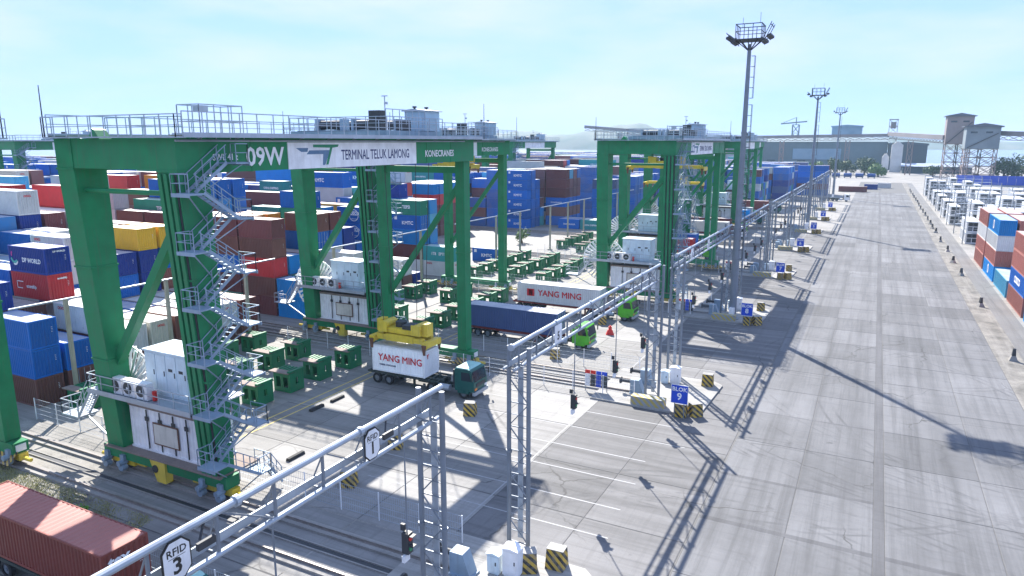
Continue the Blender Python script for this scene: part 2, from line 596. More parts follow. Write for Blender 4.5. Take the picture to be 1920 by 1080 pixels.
# ---- the through road: one bed sheet with every slab a piece of its own
road = struct('road', poly_mesh('road', [(-8.0, -12), (13.4, -12), (13.4, WORLD_Y), (-8.0, WORLD_Y)], 0.004, M_JOINT))
XC = [-7.97, -2.9, 1.78, 8.3, 13.35]
def slab_mesh(w, l, mat, name):
    b = 0.03
    mb = MB()
    vs = [(0, 0, 0), (w, 0, 0), (w, l, 0), (0, l, 0), (0, 0, .011), (w, 0, .011), (w, l, .011), (0, l, .011), (b, b, .018), (w - b, b, .018), (w - b, l - b, .018), (b, l - b, .018)]
    mb.add(vs, [(0, 1, 5, 4), (1, 2, 6, 5), (2, 3, 7, 6), (3, 0, 4, 7), (4, 5, 9, 8), (5, 6, 10, 9), (6, 7, 11, 10), (7, 4, 8, 11), (8, 9, 10, 11)])
    return mb.mesh(name, mat)
sl_cache = {}
YJ0, YJ = 41.5 - 6.65 * 8, 6.65
for k in range(0, 58):
    y = YJ0 + YJ * k
    far = k > 40
    for i in range(4):
        x0, x1 = XC[i], XC[i + 1]
        if i == 2:
            x0 += 0.62
        key = (round(x1 - x0, 3), 'r')
        if key not in sl_cache:
            sl_cache[key] = slab_mesh(x1 - x0 - 0.05, YJ - 0.06, M_ROAD, 'slab')
        part('slab', sl_cache[key], road, (x0 + 0.025, y + 0.03, 0.005))
M_STRIP = concrete_mat('strip_concrete', (0.105, 0.105, 0.11), 'Y', 0, False)
fill = MB()
fill.box(1.80, -12, 0.005, 2.38, WORLD_Y, 0.0185)
mpart('joint_strip', fill, M_STRIP, road)
for k, (xa, xb, w) in {8: (-7.9, 13.3, 0.28), 9: (-7.9, 1.75, 0.22), 11: (-7.9, 1.75, 0.16), 12: (2.4, 13.3, 0.14), 15: (-7.9, 13.3, 0.2), 18: (-7.9, 1.75, 0.2), 20: (-7.9, 13.3, 0.2), 23: (-7.9, 8.2, 0.2), 27: (-7.9, 13.3, 0.25), 30: (-7.9, 13.3, 0.25)}.items():
    for a_, b_ in ((xa, min(xb, 1.75)), (2.42, xb)):
        if b_ - a_ > 1 and a_ >= xa - 0.01:
            fill = MB()
            yy = YJ0 + YJ * k
            fill.box(a_, yy - w, 0.0245, b_, yy + w * 0.6, 0.0265)
            mpart('joint_strip', fill, M_STRIP, road)

# ---- truck apron in front of the stacks
apron = struct('apron', poly_mesh('apron', [(-45.6, -6), (-8.02, -6), (-8.02, 205), (-45.6, 205)], 0.004, M_JOINT))
am = slab_mesh(6.2, 6.55, M_APRON, 'apron_slab')
am2 = slab_mesh(6.2, 6.55, M_APRON2, 'apron_slab')
for k in range(0, 31):
    for i in range(6):
        part('slab', am if i < 2 else am2, apron, (-14.29 - 6.26 * i, YJ0 + 3.1 + 6.65 * k, 0.005))
lines = MB()
for c in range(0, 5):
    for j, (yy, xa, xb) in enumerate(((36.3, -30, -12.2), (39.8, -31, -12.6), (43.6, -31, -12.8), (47.3, -31, -13.2), (51.0, -32, -11.2), (54.6, -33, -12.5))):
        y = yy + PITCH * c
        mb = MB()
        mb.box(xa, y, 0.0245, xb, y + 0.10, 0.0275)
        mpart('lane_line', mb, M_LINE, apron)
    mb = MB()
    mb.box(-20.9, 33.6 + PITCH * c, 0.0245, -20.80, 57 + PITCH * c, 0.0265)
    mpart('stop_line', mb, M_LINEF, apron)
    for xx in (-43.2, -44.2):
        mb = MB()
        mb.box(xx, 33.5 + PITCH * c, 0.0245, xx + 0.14, 58 + PITCH * c, 0.0272)
        mpart('edge_line', mb, M_LINEY, apron)

# ---- verge with the marker posts, right of the road
def verge_mat():
    m, n, b = nodemat('dusty_verge')
    g = N(n, 'ShaderNodeNewGeometry').outputs['Position']
    c = mixc(n, remap(n, noise(n, 0.35, 6, g, rough=0.7), 0.35, 0.65), (0.07, 0.066, 0.058), (0.23, 0.215, 0.19))
    c = mixc(n, remap(n, noise(n, 1.0, 5, g, mapscale=(1.5, 0.06, 1)), 0.5, 0.75, 0, 0.8), c, (0.26, 0.245, 0.225))
    c = mixc(n, remap(n, noise(n, 6, 4, g), 0.45, 0.7, 0, 0.5), c, (0.12, 0.11, 0.10))
    n.links.new(c, b.inputs['Base Color'])
    b.inputs['Roughness'].default_value = 0.9
    bump = N(n, 'ShaderNodeBump', Strength=0.5, Distance=0.05)
    n.links.new(noise(n, 3, 5, g), bump.inputs['Height'])
    n.links.new(bump.outputs[0], b.inputs['Normal'])
    return m
struct('verge', poly_mesh('verge', [(13.4, -12), (15.9, -12), (15.9, WORLD_Y), (13.4, WORLD_Y)], 0.006, verge_mat()))
M_ASPH = concrete_mat('side_lane_asphalt', (0.16, 0.157, 0.155), 'Y', 0, True)
struct('side_road', poly_mesh('side_road', [(15.9, -12), (18.4, -12), (18.4, WORLD_Y), (15.9, WORLD_Y)], 0.006, M_ASPH))

# ---- rail corridors between the blocks
def dirt_mat():
    m, n, b = nodemat('rail_bed_dirt')
    g = N(n, 'ShaderNodeNewGeometry').outputs['Position']
    c = mixc(n, remap(n, noise(n, 0.5, 6, g, rough=0.65), 0.3, 0.7), (0.12, 0.112, 0.10), (0.30, 0.285, 0.26))
    c = mixc(n, remap(n, noise(n, 9, 4, g), 0.4, 0.7, 0, 0.5), c, (0.36, 0.34, 0.31))
    n.links.new(c, b.inputs['Base Color'])
    b.inputs['Roughness'].default_value = 0.95
    return m
M_DIRT = dirt_mat()
ORD = ['zeroth', 'first', 'second', 'third', 'fourth', 'fifth', 'sixth', 'seventh', 'eighth', 'ninth', 'tenth', 'eleventh', 'twelfth']
def rail_mesh():
    mb = MB()
    mb.box(-310, -0.42, 0.008, -1.5, 0.42, 0.16, 0)
    return mb.mesh('crane_rail', [M_PLINTH])
def railhead_mesh():
    mb = MB()
    mb.prism([(-0.10, 0.16), (0.10, 0.16), (0.10, 0.185), (0.03, 0.20), (0.03, 0.27), (0.055, 0.28), (0.055, 0.33), (-0.055, 0.33), (-0.055, 0.28), (-0.03, 0.27), (-0.03, 0.20), (-0.10, 0.185)], 'x', -310, -1.6)
    return mb.mesh('rail_head', M_RAIL)
RM, RH = rail_mesh(), railhead_mesh()
def slot_mesh():
    mb = MB()
    mb.box(-290, -0.28, 0.006, -3, -0.20, 0.10, 0)
    mb.box(-290, 0.20, 0.006, -3, 0.28, 0.10, 0)
    mb.box(-290, -0.16, 0.006, -3, 0.16, 0.04, 1)
    return mb.mesh('cable_slot', [M_PLINTH, M_DARK])
SM = slot_mesh()
for g in range(0, 9):
    yc = GAPY + PITCH * g
    struct('rail_bed', poly_mesh('rail_bed', [(-320, yc - 2.7), (-17.2, yc - 2.7), (-17.2, yc + 3.6), (-320, yc + 3.6)], 0.022, M_DIRT))
    for s, w in ((-1, 'nearer the camera'), (1, 'on the far side')):
        t = thing('crane_rail', f'steel crane rail on concrete plinth, {w} of the {ORD[g + 1]} rail corridor', 'rail', (-16, yc + 1.6 * s, 0.016), mesh=RM, group='crane rails')
        part('rail_head', RH, t)
    thing('cable_slot', f'narrow concrete cable channel between the rails of the {ORD[g + 1]} corridor', 'cable channel', (-16, yc, 0.02), mesh=SM, group='cable channels')

# ================================================================== stacking cranes
LX = 4.85                          # half distance between the legs along the rails
def crane_proto():
    root = thing('stacking_crane', 'x', 'crane', group='stacking cranes')
    def P(name, mb, mats=M_GREEN, loc=(0, 0, 0), rot=None, parent=root):
        return mpart(name, mb, mats, parent, loc, rot)
    # legs: wide tapered pair on the near rail, slim pair on the far rail
    for s in (-1, 1):
        x0, x1 = s * LX - 0.85, s * LX + 0.85
        mb = MB()
        mb.prism([(-0.5, 1.9), (0.6, 1.9), (0.6, 23.25), (-1.6, 23.25), (-1.6, 21.4)], 'x', x0, x1)
        for z, d in ((21.35, 1.63), (14.9, 1.27), (8.4, 0.90)):     # bolted flanges
            mb.box(x0 - .05, -d - 0.03, z - .06, x1 + .05, 0.66, z + .06)
        P('leg', mb)
        mb = MB()
        mb.box(s * LX - 0.5, SPAN - 0.55, 1.95, s * LX + 0.5, SPAN + 0.55, 21.2)
        mb.box(s * LX - 0.56, SPAN - 0.61, 12.0, s * LX + 0.56, SPAN + 0.61, 12.14)
        P('leg', mb)
    # cable ducts down the front of the leg beside the stairs
    for i in range(3):
        mb = MB()
        xx = LX - 0.55 + 0.5 * i
        mb.prism([(-0.66, 1.95), (-0.50, 1.95), (-1.58, 21.2), (-1.76, 21.2)], 'x', xx - 0.19, xx + 0.12, 0)
        mb.prism([(-0.54, 1.95), (-0.50, 1.95), (-1.58, 21.2), (-1.63, 21.2)], 'x', xx + 0.13, xx + 0.29, 1)
        P('cable_duct', mb, [M_GREEN, M_DARK])
    # top frame
    for s in (-1, 1):
        mb = MB()
        mb.box(s * LX - 0.8, 0.61, 21.2, s * LX + 0.8, SPAN + 0.9, 23.25)
        for k in range(1, 8):
            mb.box(s * LX - 0.83, k * 4.0 - .05, 21.17, s * LX + 0.83, k * 4.0 + .05, 23.27)
        mb.box(s * LX - 0.9, 0.61, 23.25, s * LX + 0.9, SPAN + 0.95, 23.31)
        P('girder', mb)
        mb = MB()
        mb.box(s * LX - 0.14, -1.2, 23.31, s * LX + 0.14, SPAN + 0.8, 23.45)
        P('trolley_rail', mb, M_RAIL)
    mb = MB()
    mb.box(-LX + 0.85, -1.55, 21.4, LX - 0.85, 0.2, 23.2)
    P('cross_beam', mb)
    mb = MB()
    mb.box(-LX + 0.8, SPAN - 0.4, 21.5, LX - 0.8, SPAN + 0.4, 23.1)
    P('cross_beam', mb)
    mb = MB()
    mb.box(-LX + 0.5, SPAN - 0.28, 20.0, LX - 0.5, SPAN + 0.28, 20.65)
    P('tie_beam', mb)
    mb = MB()
    mb.tube((-LX + 0.8, -0.9, 20.0), (LX - 0.8, -0.9, 20.0), 0.16, 8)
    P('tie_beam', mb)
    mb = MB()
    mb.beam((LX - 0.7, -0.5, 18.4), (-LX + 0.5, 0.05, 8.0), 0.55, 0.6)
    P('brace', mb)
    mb = MB()
    mb.beam((LX - 0.4, SPAN, 18.8), (-LX + 0.3, SPAN, 7.0), 0.42, 0.5)
    P('brace', mb)
    for y, nm in ((0, 'n'), (SPAN, 'f')):
        mb = MB()
        mb.box(-LX - 1.3, y - 0.55, 1.12, LX + 1.3, y + 0.55, 1.9)
        if nm == 'n':
            mb.box(-LX - 1.0, y - 0.75, 1.85, LX + 1.0, y + 2.6, 1.97, 1)
        else:
            mb.box(LX + 1.3, y - 0.35, 1.25, LX + 1.36, y + 0.35, 1.75, 2)
        P('sill_beam', mb, [M_GREEN, M_PLANK, M_WHITE])
    # bogies
    def bogie(x, y, cover):
        mb = MB()
        mb.box(-1.55, -0.32, 0.62, 1.55, 0.32, 1.10)
        mb.box(-1.75, -0.18, 0.55, -1.5, 0.18, 0.8)
        mb.tube((1.5, 0, 0.75), (2.4, 0, 0.75), 0.14, 8)
        mb.tube((-1.5, 0, 0.75), (-2.4, 0, 0.75), 0.14, 8)
        bo = P('bogie', mb, M_YELLOW, (x, y, 0))
        for wx in (-0.85, 0.85):
            mb = MB()
            mb.tube((wx, -0.16, 0.63), (wx, 0.16, 0.63), 0.32, 14)
            mb.tube((wx, -0.24, 0.63), (wx, 0.24, 0.63), 0.10, 8)
            P('wheel', mb, M_DARK, parent=bo)
            mb = MB()
            mb.tube((wx, -0.4, 0.95), (wx, -1.05, 0.95), 0.2, 10)
            mb.tube((wx, -0.5, 0.6), (wx, -0.9, 0.6), 0.26, 10)
            mb.box(wx - 0.2, -0.75, 1.1, wx + 0.2, -0.35, 1.5)
            P('drive_motor', mb, M_BLUEGREY, parent=bo)
        if cover:
            mb = MB()
            mb.hexa([(-1.5, -1.1, 0.55), (1.5, -1.1, 0.55), (1.5, -0.35, 1.25), (-1.5, -0.35, 1.25), (-1.5, -1.05, 0.6), (1.5, -1.05, 0.6), (1.5, -0.32, 1.32), (-1.5, -0.32, 1.32)])
            P('guard_plate', mb, M_STRIPE, parent=bo)
    for y, cov in ((0, False), (SPAN, True)):
        for x in (-LX, LX):
            bogie(x, y, cov)
    # storm clamp hanging under the near sill
    mb = MB()
    mb.hexa([(-0.35, -0.75, 0.35), (0.55, -0.75, 0.35), (0.55, -0.2, 0.35), (-0.35, -0.2, 0.35), (-1.0, -0.7, 1.8), (0.5, -0.7, 1.8), (0.5, -0.1, 1.8), (-1.0, -0.1, 1.8)])
    mb.tube((-0.45, -0.78, 1.25), (-0.45, -0.60, 1.25), 0.28, 10, mi=1)
    P('storm_clamp', mb, [M_YELLOW, M_DARK])
    # electrical house between the near legs
    mb = MB()
    corr(mb, (-3.7, 0.06, 2.05), (1, 0, 0), 7.4, 3.05, 0.05, 0.42)
    corr(mb, (3.7, 0.06, 2.05), (0, 1, 0), 2.4, 3.05, 0.05, 0.42)
    corr(mb, (-3.7, 2.46, 2.05), (0, -1, 0), 2.4, 3.05, 0.05, 0.42)
    corr(mb, (3.7, 2.46, 2.05), (-1, 0, 0), 7.4, 3.05, 0.05, 0.42)
    mb.box(-3.76, 0.0, 1.97, 3.76, 2.52, 2.1, 0)
    mb.box(-3.76, 0.0, 5.05, 3.76, 2.52, 5.28, 1)
    eh = P('electrical_house', mb, [M_WHITE, M_PLANK])
    for xx in (-1.9, -0.55, 0.8, 2.1):
        mb = MB()
        mb.box(xx, -0.03, 2.15, xx + 0.07, 0.03, 5.0)
        mb.box(xx - 0.1, -0.06, 4.2, xx + 0.22, 0.0, 4.5)
        P('door_post', mb, M_DARK, parent=eh)
    mb = MB()
    mb.box(-1.1, -0.09, 2.75, 1.25, -0.04, 4.15, 0)
    mb.box(-1.2, -0.07, 2.65, 1.35, -0.035, 4.25, 1)
    pl = P('plaque', mb, [M_PLAQUE, M_RUST], parent=eh)
    # upper platform with condenser units and switch cabinet
    mb = MB()
    mb.box(-6.6, -0.95, 5.95, LX - 0.9, 3.4, 6.05, 0)
    mb.box(-6.6, -0.99, 5.8, LX - 0.9, -0.95, 6.15, 0)
    railing(mb, [(-6.55, -0.9, 6.05), (LX - 1.0, -0.9, 6.05)], 1.15, 1.5)
    railing(mb, [(-6.55, -0.9, 6.05), (-6.55, 3.3, 6.05), (LX - 1.0, 3.3, 6.05)], 1.15, 1.5)
    P('service_platform', mb, [M_GALV])
    for i in range(3):
        x = -4.25 + 1.32 * i
        mb = MB()
        mb.box(x, -0.72, 6.1, x + 1.12, -0.2, 7.25, 0)
        ac = P('condenser_unit', mb, [M_WHITE])
        mb = MB()
        mb.tube((x + 0.45, -0.75, 6.68), (x + 0.45, -0.72, 6.68), 0.42, 18, mi=0)
        mb.tube((x + 0.45, -0.765, 6.68), (x + 0.45, -0.75, 6.68), 0.09, 10, mi=1)
        P('fan', mb, [M_DARK, M_WHITE], parent=ac)
    mb = MB()
    mb.tube((-0.15, -0.4, 6.1), (-0.15, -0.4, 6.75), 0.16, 10)
    P('fire_extinguisher', mb, M_RED)
    mb = MB()
    mb.box(-2.15, 0.55, 6.05, 2.05, 2.9, 9.1, 0)
    mb.box(-2.25, 0.45, 9.1, 2.15, 3.0, 9.22, 0)
    cb = P('switch_cabinet', mb, [M_CAB])
    for k in range(4):
        mb = MB()
        xx = -2.05 + 1.03 * k
        mb.box(xx, 0.515, 6.2, xx + 0.95, 0.55, 8.95, 0)
        mb.box(xx + 0.75, 0.49, 7.5, xx + 0.83, 0.515, 7.85, 1)
        if k > 1:
            mb.box(xx + 0.2, 0.505, 7.9, xx + 0.6, 0.515, 8.1, 1)
        P('cabinet_door', mb, [M_CAB, M_DARK], parent=cb)
    # cable reel behind the left leg
    mb = MB()
    rc, ry, rz, rr = -5.2, 1.25, 5.7, 3.25
    for i in range(34):
        a0, a1 = 2 * math.pi * i / 34, 2 * math.pi * (i + 1) / 34
        mb.beam((rc + rr * math.cos(a0), ry, rz + rr * math.sin(a0)), (rc + rr * math.cos(a1), ry, rz + rr * math.sin(a1)), 0.10, 0.10)
        if i % 1 == 0:
            for dy in (-0.16, 0.16):
                mb.beam((rc + 0.6 * math.cos(a0), ry + dy, rz + 0.6 * math.sin(a0)), (rc + rr * math.cos(a0), ry + dy, rz + rr * math.sin(a0)), 0.05, 0.2)
    reel = P('cable_reel', mb, M_WHITE)
    mb = MB()
    mb.tube((rc, ry - 0.35, rz), (rc, ry + 0.35, rz), 0.7, 16)
    P('reel_hub', mb, M_BLUEGREY, parent=reel)
    # short stair on the left, up to the platform
    mb = MB()
    mb.box(-10.6, -0.7, 3.35, -8.6, 0.9, 3.45)
    railing(mb, [(-8.6, -0.65, 3.45), (-10.55, -0.65, 3.45), (-10.55, 0.85, 3.45)], 1.1, 1.0)
    stairflight(mb, (-8.6, -0.65, 3.45), (-6.6, -0.65, 6.0), 0.8, 'x')
    mb.beam((-10.4, 0.6, 3.35), (-6.6, 0.4, 1.7), 0.12)
    P('side_stair', mb, [M_GALV])
    # zig-zag stairs on the outside of the right leg
    zl = [3.4 + 3.35 * k for k in range(6)]
    zr = [1.72 + 3.35 * k for k in range(7)]
    XA, XB = LX + 0.92, LX + 1.66
    for z in zl:
        mb = MB()
        mb.box(XA, -2.2, z - 0.09, XB + 0.75, -1.15, z, 0)
        mb.box(XA, -2.22, z - 0.2, XB + 0.78, -2.17, z + 0.02, 0)
        railing(mb, [(XA, -2.15, z), (XB + 0.7, -2.15, z)], 1.1, 0.9, 0.024)
        railing(mb, [(XA, -1.2, z), (XA, -2.15, z)], 1.1, 1.2, 0.024)
        mb.beam((XA - 0.1, 0.2, z - 1.9), (XB + 0.4, -2.0, z - 0.1), 0.06)
        P('landing', mb, [M_STAIR])
    for z in zr:
        mb = MB()
        mb.box(XA, 1.3, z - 0.09, XB + 0.75, 2.3, z, 0)
        mb.box(XA, 2.27, z - 0.2, XB + 0.78, 2.32, z + 0.02, 0)
        railing(mb, [(XB + 0.7, 1.35, z), (XB + 0.7, 2.25, z), (XA, 2.25, z)], 1.1, 1.2, 0.024)
        mb.beam((XA - 0.1, 0.3, z - 1.6), (XB + 0.4, 2.1, z - 0.1), 0.06)
        P('landing', mb, [M_STAIR])
    for k, z in enumerate(zr[:-1]):
        mb = MB()
        stairflight(mb, (XB, 1.3, z), (XB, -1.15, zl[k]), 0.7, 'y')
        P('stair_flight', mb, [M_STAIR])
    for k, z in enumerate(zl):
        mb = MB()
        stairflight(mb, (XA, -1.15, z), (XA, 1.3, zr[k + 1]), 0.7, 'y')
        P('stair_flight', mb, [M_STAIR])
    mb = MB()
    stairflight(mb, (XB, 3.2, 0.35), (XB, 2.3, 1.72), 0.7, 'y')
    P('stair_flight', mb, [M_STAIR])
    # walkways and railings on top
    for s in (-1, 1):
        mb = MB()
        xa, xb = s * (LX + 0.82), s * (LX + (1.75 if s > 0 else 1.25))
        mb.box(min(xa, xb), -1.7, 23.42, max(xa, xb), SPAN + 1.0, 23.52, 0)
        for k in range(12):
            mb.beam((xa - s * 0.3, k * 2.8, 23.2), (xb, k * 2.8, 23.42), 0.10)
        mb.beam((xb, -1.7, 23.42), (xb, SPAN + 1, 23.42), 0.06, 0.28)
        railing(mb, [(xb, -1.7, 23.52), (xb, SPAN + 1.0, 23.52)], 1.2, 1.35)
        P('walkway', mb, [M_GALV])
    mb = MB()
    mb.box(-LX - 0.95, -2.2, 23.26, LX + 1.75, -1.62, 23.34)
    railing(mb, [(-LX - 0.95, -1.6, 23.3), (-LX - 0.95, -2.2, 23.3), (LX + 1.75, -2.2, 23.3), (LX + 1.75, -1.7, 23.3)], 1.25, 1.25)
    railing(mb, [(-LX + 1.2, 0.6, 23.3), (LX - 1.2, 0.6, 23.3)], 1.25, 1.25)
    P('walkway', mb, [M_GALV])
    mb = MB()
    mb.box(-LX - 1.75, SPAN + 0.95, 23.2, LX + 1.75, SPAN + 1.8, 23.3)
    railing(mb, [(-LX - 1.75, SPAN + 1.0, 23.3), (-LX - 1.75, SPAN + 1.75, 23.3), (LX + 1.75, SPAN + 1.75, 23.3), (LX + 1.75, SPAN + 1.0, 23.3)], 1.25, 1.25)
    P('walkway', mb, [M_GALV])
    mb = MB()                                                # taller gate frame at the stair head
    railing(mb, [(LX + 0.9, 0.2, 23.2), (LX + 0.9, 3.4, 23.2), (LX - 1.0, 3.4, 23.2), (LX - 1.0, 0.2, 23.2), (LX + 0.9, 0.2, 23.2)], 2.0, 1.0)
    mb.box(LX - 0.6, 1.0, 24.8, LX - 0.1, 1.7, 25.2)
    P('gate_frame', mb, [M_GALV])
    mb = MB()
    mb.tube((LX + 0.9, -1.6, 23.1), (LX + 0.9, SPAN - 1, 23.1), 0.07, 6)
    P('conduit', mb, M_GALV)
    for x, y, h in ((-LX - 0.9, -2.1, 3.2), (LX + 1.6, SPAN + 1.6, 3.4), (-LX, SPAN + 1.5, 2.8)):
        mb = MB()
        mb.tube((x, y, 23.3), (x, y, 23.3 + h), 0.05, 6, 0.025)
        P('antenna', mb, M_DARK)
    # bull's-eye lamp lugs on the cross beam
    mb = MB()
    mb.prism([(-0.55, 23.2), (0.6, 23.2), (0.15, 23.75), (-0.05, 23.85)], 'y', -1.5, -0.7)
    P('lifting_lug', mb, M_GREEN, (-1.8, 0, 0))
    return root

def trolley_proto(root):
    """Trolley on top of the girders; origin over the load."""
    mb = MB()
    for x in (-LX, LX):
        mb.box(x - 0.35, -4.2, 23.46, x + 0.35, 4.2, 23.95)
    for y in (-3.9, -1.4, 1.4, 3.9):
        mb.box(-LX + 0.35, y - 0.3, 23.5, LX - 0.35, y + 0.3, 23.92)
    mb.box(-LX + 0.3, -4.1, 23.95, LX - 0.3, 4.1, 24.0)
    tr = mpart('trolley', mb, [M_BLUEGREY], root)
    def Q(name, mb, mats):
        return mpart(name, mb, mats, tr)
    mb = MB()
    mb.box(LX - 2.0, 1.75, 24.0, LX + 0.2, 4.1, 25.75, 0)
    mb.prism([(LX - 2.2, 25.73), (LX + 0.4, 25.73), (LX + 0.4, 25.8), (LX - 1.0, 25.95), (LX - 2.2, 25.83)], 'y', 1.55, 4.3, 1)
    Q('machine_house', mb, [M_HOUSE, M_GALV])
    for y in (1.9, 3.8):
        mb = MB()
        mb.tube((LX - 1.0, y, 25.8), (LX - 1.0, y, 26.05), 0.10, 8)
        mb.tube((LX - 1.0, y, 26.05), (LX - 1.0, y, 26.18), 0.2, 8)
        Q('roof_vent', mb, M_DARK)
    for x, y in ((2.0, -2.4), (-2.0, -2.4), (2.0, 0.0), (-2.0, 0.0)):
        mb = MB()
        mb.tube((x - 1.2, y, 24.5), (x + 1.2, y, 24.5), 0.4, 14, mi=0)
        mb.box(x - 1.5, y - 0.5, 24.0, x - 1.25, y + 0.5, 25.0, 1)
        mb.box(x + 1.25, y - 0.5, 24.0, x + 1.5, y + 0.5, 25.0, 1)
        Q('rope_drum', mb, [M_DARK, M_BLUEGREY])
    for x in (2.6, 3.4):
        mb = MB()
        mb.box(x, -3.1, 24.0, x + 0.72, -2.5, 25.1)
        Q('control_box', mb, [M_WHITE])
    for bx in ((3.3, -4.0, 24.0, 4.5, -3.3, 25.6), (4.0, -1.2, 24.0, 4.6, 0.2, 24.9), (-4.5, 1.2, 24.0, -2.2, 3.6, 24.9)):
        mb = MB()
        mb.box(*bx)
        Q('hoist_motor', mb, M_DARK)
    mb = MB()
    railing(mb, [(LX + 0.4, -4.2, 24), (LX + 0.4, 4.3, 24), (-LX - 0.4, 4.3, 24), (-LX - 0.4, -4.2, 24), (LX + 0.4, -4.2, 24)], 1.1, 1.1)
    railing(mb, [(LX + 0.3, -4.1, 24.5), (LX + 0.3, 1.6, 24.5)], 1.2, 0.9)
    Q('trolley_railing', mb, [M_GALV])
    mb = MB()
    mb.tube((3.2, -1.6, 24), (3.2, -1.6, 26.9), 0.05, 6)
    mb.beam((2.9, -1.6, 26.9), (3.5, -1.6, 26.9), 0.08)
    mb.beam((3.2, -1.6, 26.3), (3.45, -1.6, 26.3), 0.2)
    Q('wind_gauge', mb, [M_GALV])
    return tr

def corr(mb, o, u, L, H, dep=0.036, per=0.28, mi=0):
    """Trapezoidal corrugated sheet from o along u; bulges to the right-hand side of u (outward)."""
    n = max(2, int(round(L / per)))
    p = L / n
    ux, uy = u[0], u[1]
    nx, ny = uy, -ux                       # outward normal
    cols = []
    for i in range(n):
        for t, d in ((0.0, 0.0), (0.30, 0.0), (0.5, -dep), (0.80, -dep)):
            cols.append(((i + t) * p, d))
    cols.append((L, 0.0))
    vs, fs = [], []
    for s, d in cols:
        x, y = o[0] + ux * s + nx * d, o[1] + uy * s + ny * d
        vs.append((x, y, o[2]))
        vs.append((x, y, o[2] + H))
    for i in range(len(cols) - 1):
        fs.append((2 * i, 2 * i + 2, 2 * i + 3, 2 * i + 1))
    mb.add(vs, fs, mi)

def stairflight(mb, a, b, w, axis):
    a, b = Vector(a), Vector(b)
    off = Vector((0, w, 0)) if axis == 'x' else Vector((w, 0, 0))
    mb.beam(a, b, 0.04, 0.2)
    mb.beam(a + off, b + off, 0.04, 0.2)
    n = max(2, int(round(abs(b.z - a.z) / 0.21)))
    for i in range(1, n):
        p = a + (b - a) * i / n
        q = p + off
        if axis == 'x':
            mb.box(p.x - 0.13, p.y, p.z - 0.015, p.x + 0.13, q.y, p.z + 0.015)
        else:
            mb.box(p.x, p.y - 0.13, p.z - 0.015, q.x, p.y + 0.13, p.z + 0.015)
    up = Vector((0, 0, 1.05))
    for o2 in (Vector((0, 0, 0)), off):
        mb.beam(a + o2 + up, b + o2 + up, 0.045)
        mb.beam(a + o2 + up * 0.5, b + o2 + up * 0.5, 0.03)
        for t in (0.05, 0.5, 0.95):
            p = a + (b - a) * t + o2
            mb.beam(p, p + up, 0.045)

M_STAIR = paint('stair_steel', (0.27, 0.36, 0.46), 0.5, 0.2, (0.2, 0.2, 0.2), 0.2)
M_CAB = paint('pale_cabinet', (0.62, 0.74, 0.80), 0.4, 0.2)
M_PLAQUE = paint('worn_plaque', (0.62, 0.58, 0.50), 0.6, 0.4)

CR = crane_proto()
TR = trolley_proto(CR)
def set_trolley(c, ty):
    for ch in c.children:
        if ch.name.split('.')[0] == 'trolley':
            ch.location.y = ty

FARKEEP = {'leg', 'girder', 'cross_beam', 'tie_beam', 'brace', 'sill_beam', 'bogie', 'electrical_house', 'switch_cabinet', 'service_platform', 'walkway', 'trolley', 'cable_reel', 'stair_flight', 'landing'}
def ynear(c):
    return RAIL_NEAR + PITCH * c
CRANES = []
def place_crane(c, xc, ty, label, first=False, keep=None):
    loc = (xc, ynear(c), 0)
    if first:
        o = CR
        o.location = loc
        o['label'] = label
    else:
        o = recopy(CR, loc, label, keep=keep)
    set_trolley(o, ty)
    CRANES.append((o, c, xc, ty))
    return o

cA = place_crane(0, -41.4, 23.0, 'green stacking crane numbered 09W, its girder carrying the white terminal banner', True)
cB = place_crane(1, -55.2, 25.0, 'green stacking crane standing directly behind the crane numbered 09W')
cC = place_crane(2, -30.2, 15.0, 'green stacking crane behind the tall light mast of block 8')
place_crane(-1, -59.2, 6.0, 'green stacking crane of which one slim far leg stands beside the brown truck container')
place_crane(3, -38.5, 18.0, 'green stacking crane next behind the one by the block 8 light mast', keep=FARKEEP)
place_crane(4, -44.0, 9.0, 'fifth green stacking crane along the road, beyond the block 7 sign', keep=FARKEEP)
place_crane(5, -39.0, 20.0, 'sixth green stacking crane along the road, in front of the grey warehouse', keep=FARKEEP)
place_crane(7, -47.0, 12.0, 'most distant green stacking crane beside the road, left of the second light mast', keep=FARKEEP)
place_crane(2, -186.0, 15.0, 'distant stacking crane over the blue stacks behind the leftmost white containers', keep=FARKEEP)
place_crane(5, -108.0, 20.0, 'distant stacking crane above the blue container stacks, below the hills', keep=FARKEEP)
place_crane(6, -150.0, 12.0, 'most distant stacking crane, below the hills behind the maroon stacks', keep=FARKEEP)

# lettering and banner on the girders
def lettering(c, s, mat, size, y, z, bold=0.0, xs=1.0, x=LX + 0.835):
    return part('lettering', text_mesh(s, mat, size, bold, xs), c, (x, y, z), ROT_PX)
mb = MB()
mb.box(LX + 0.80, 7.15, 21.2, LX + 0.86, 22.3, 23.0)
bn = mpart('banner', mb, M_WHITE, cA)
part('lettering', text_mesh('TERMINAL TELUK LAMONG', M_LETB, 1.05, 0.012, 0.665), bn, (LX + 0.868, 16.9, 22.05), ROT_PX)
mb = MB()                                                    # banner emblem: two bars and a slanted stroke
for poly, mi in (([(7.9, 22.62), (9.1, 22.62), (9.0, 22.35), (8.4, 22.35)], 0), ([(9.2, 22.45), (11.3, 22.45), (11.2, 22.18), (8.9, 22.18)], 0),
                 ([(10.6, 22.18), (11.2, 22.18), (10.75, 21.4), (10.5, 21.4)], 0), ([(9.6, 22.85), (12.3, 22.85), (12.2, 22.68), (11.6, 22.62), (11.1, 21.42), (10.85, 21.42), (11.35, 22.62), (9.6, 22.66)], 1)):
    mb.prism(poly, 'x', LX + 0.862, LX + 0.869, mi)
